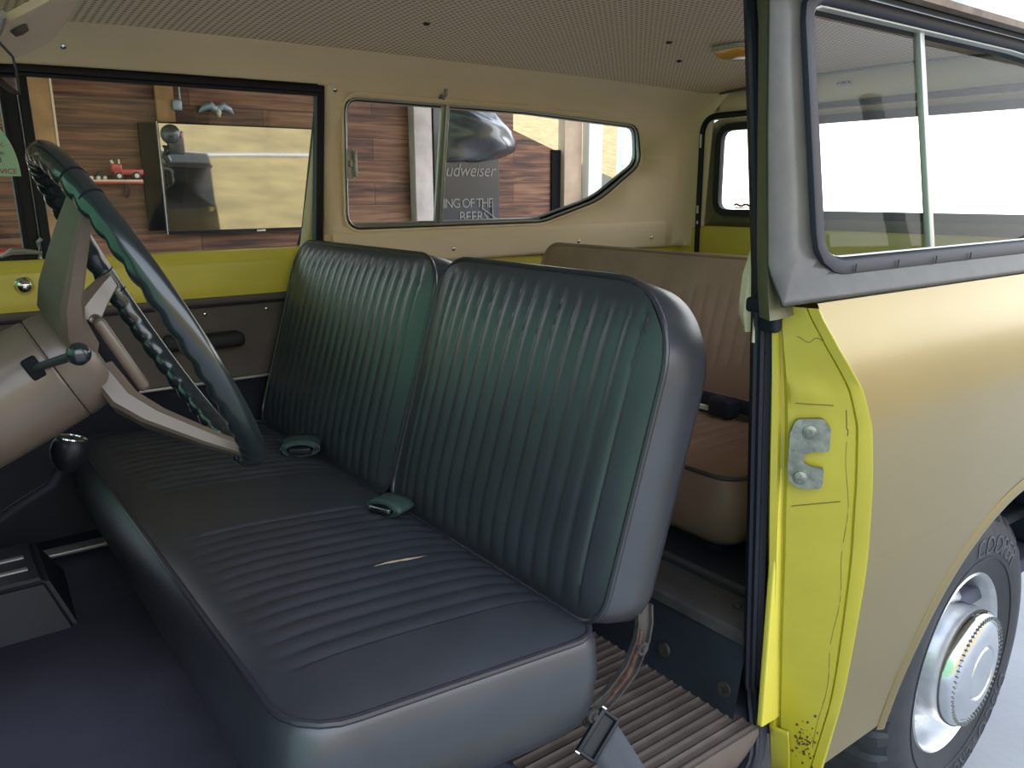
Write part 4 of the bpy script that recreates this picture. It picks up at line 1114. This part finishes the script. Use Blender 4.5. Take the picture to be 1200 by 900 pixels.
bm = BM(); lathe(bm, [(0, .035), (.03, .032), (.052, .018), (.06, 0), (.06, -.02)], (.655, 4.85, 1.73), (0, -1, 0), 20); tube(bm, [(.62, 4.85, 1.66), (.61, 4.85, 1.60), (.63, 4.85, 1.565)], [.02, .022, .015], 10); box(bm, (.68, 4.855, 1.68), (.10, .02, .14), bevel=.01); link('face', bm, 'bag', o)
bm = BM(); tube(bm, [(.71, 4.84, 1.74), (.715, 4.84, 1.71)], .010, 8); link('red_edge', bm, 'red', o)
rb_ = thing('tool_chest', 'red tool chest against the wall left of the pine post', 'tool chest', (-.45, 4.8, 0))
bm = BM(); box(bm, (-.50, 4.75, .54), (.55, .4, 1.06), bevel=.012); bd = link('body', bm, 'red', rb_, angle=30)
for z in (.3, .6, .85): 
    bm = BM(); box(bm, (-.5, 4.546, z), (.5, .012, .2), bevel=.004); dr = link('drawer', bm, 'red', rb_, angle=30)
    bm = BM(); box(bm, (-.5, 4.535, z + .07), (.44, .014, .014), bevel=.003); link('handle', bm, 'chrome', dr)
# banner sign
sg = thing('banner', 'tall black banner with grey lettering under a plastic sheet', 'banner', (2.95, 4.95, 1.0))
bm = BM(); box(bm, (2.93, 4.95, 1.55), (.62, .02, 1.05), bevel=.004); bn_ = link('panel', bm, 'sign', sg, angle=30)
def wall_text(s, x, z, size, m, par, y=4.936, shear=0., sp_=1.0): return text_mesh('lettering', s, size, m, par, lambda a, b, h: (x + a, y - h, z + b), .002, shear, sp_)
wall_text('Budweiser', 2.915, 1.49, .142, 'signtext', bn_, shear=.25, sp_=.92)
wall_text('KING OF THE', 2.90, 1.245, .105, 'signtext', bn_, sp_=.82)
wall_text('BEERS', 2.98, 1.135, .115, 'signtext', bn_, sp_=.95)
bm = BM(); tube(bm, [(3.16, 4.93, 1.30), (3.165, 4.93, 1.12)], .006, 6); tube(bm, [(3.05, 4.93, 1.24), (3.20, 4.93, 1.15), (3.30, 4.93, 1.12)], .005, 6); tube(bm, [(3.07, 4.93, 2.0), (3.075, 4.93, 1.85)], .005, 6); link('frame_rod', bm, 'signtext', sg)
pb = thing('plastic_sheet', 'crumpled grey plastic sheet bulging over the banner top', 'plastic sheet', (3.05, 4.85, 1.6))
bm = BM(); rows = []
for i in range(25):
    u = i / 24; row = []
    for j in range(19):
        v = j / 18; a = pi * v
        x0 = 2.72; x1 = smooth_tab(u, [(0, 2.98), (.06, 3.22), (.2, 3.40), (.35, 3.42), (.6, 3.35), (1, 3.15)])
        z = 1.60 + .45 * u
        x = x0 + (x1 - x0) * v
        row.append((x, 4.937 - .16 * sin(a) * (sin(pi * u) ** .5) - (.02 * sin(9 * v + 7 * u) + .012 * sin(17 * u + 5 * v)) * sin(pi * v), z))
    rows.append(row)
grid(bm, rows); link('sheet', bm, 'bag', pb, angle=80, mods=(('SOLIDIFY', {'thickness': .003, 'offset': 0}),))
# pole that shows up as a reflection in the near quarter window
post('white_pole', 'white roof pole standing behind the parked car on the open side', 'pole', 6.05, 6.25, -2.9, 3.2, 'whitepost')

# ------------------------------------------------------------------ ground and surroundings
bm = BM(); grid(bm, [[(x, y, .02) for x in (-9, -3, 1, 5, 12, 60)] for y in (-5, -2, 1, 4, 12)]); struct(link('floor', bm, 'concrete', None, smooth=False))
bm = BM(); box(bm, (2.4, -.3, .001), (9, .012, .004)); box(bm, (1.9, -1, .001), (.012, 8, .004)); struct(link('trim_1', bm, 'rubber_dull', None, smooth=False)) 
bm = BM(); rows = []
for k in range(121):
    x = -3.2 + 6.7 * k / 120; rows.append([(x, y, 3.0 + .12 * (5.1 - y) / 6 + .012 * sin(k * pi / 3)) for y in (-1.25, 2, 5.1)])
grid(bm, rows); struct(link('ceiling', bm, 'greyboard', None, mods=(('SOLIDIFY', {'thickness': .02, 'offset': 0}),)))
# dry field behind the camera
bm = BM(); rows = []
for j in range(25):
    d = 4.9 + 70 * (j / 24) ** 1.6
    rows.append([(x, -d, -.02 + .27 * max(0, d - 6) + .3 * sin(x * .13) * min(1, (d - 4.9) / 10)) for x in [-40 + 120 * i / 40 for i in range(41)]])
grid(bm, rows); struct(link('ground_field', bm, 'drygrass'))
bm = BM(); rows = []
for i in range(41):
    x = -40 + 3 * i; rows.append([(x, -d, -.02 + .27 * max(0, d - 6) + .06 + .3 * sin(x * .13) * min(1, (d - 4.9) / 10)) for d in (14.0, 14.2)])
grid(bm, rows); struct(link('ground_track', bm, 'whitepost'))
# sunlit hill beyond the wall
bm = BM(); rows = []
for j in range(21):
    y = 7 + 55 * j / 20
    xe = 1.12 * (y + .65) - .77
    rows.append([(-2 + (xe + 2) * i / 24, y, -.03 + .24 * max(0, y - 8)) for i in range(25)])
grid(bm, rows); struct(link('ground_hill', bm, 'hillgrass'))
# lawn ahead of the car, hedge of trees
bm = BM(); rows = []
for i in range(21):
    x = -4.2 - 45 * (i / 20) ** 1.5
    rows.append([(x, -30 + 75 * j / 30, .005 + .8 * max(0, -x - 6.5)) for j in range(31)])
grid(bm, rows); struct(link('ground_bank', bm, 'leaf'))

# ------------------------------------------------------------------ light: hazy bright sky
wld = bpy.data.worlds.new('sky'); scn.world = wld; wld.use_nodes = True
nt = wld.node_tree; bg = nt.nodes['Background']
tc = nt.nodes.new('ShaderNodeTexCoord'); sp_ = nt.nodes.new('ShaderNodeSeparateXYZ'); nt.links.new(tc.outputs['Generated'], sp_.inputs[0])
rp = nt.nodes.new('ShaderNodeValToRGB')
el = rp.color_ramp.elements; el[0].position = 0; el[0].color = (1.0, .99, .97, 1); el[1].position = 1; el[1].color = (.50, .66, .92, 1)
e = el.new(.30); e.color = (.88, .93, 1.0, 1)
nt.links.new(sp_.outputs[2], rp.inputs['Fac']); nt.links.new(rp.outputs['Color'], bg.inputs['Color'])
bg.inputs['Strength'].default_value = 3.2

vs_ = scn.view_settings
vs_.view_transform = 'Standard'; vs_.look = 'None'; vs_.exposure = 0.5; vs_.gamma = 1.0; vs_.use_curve_mapping = False
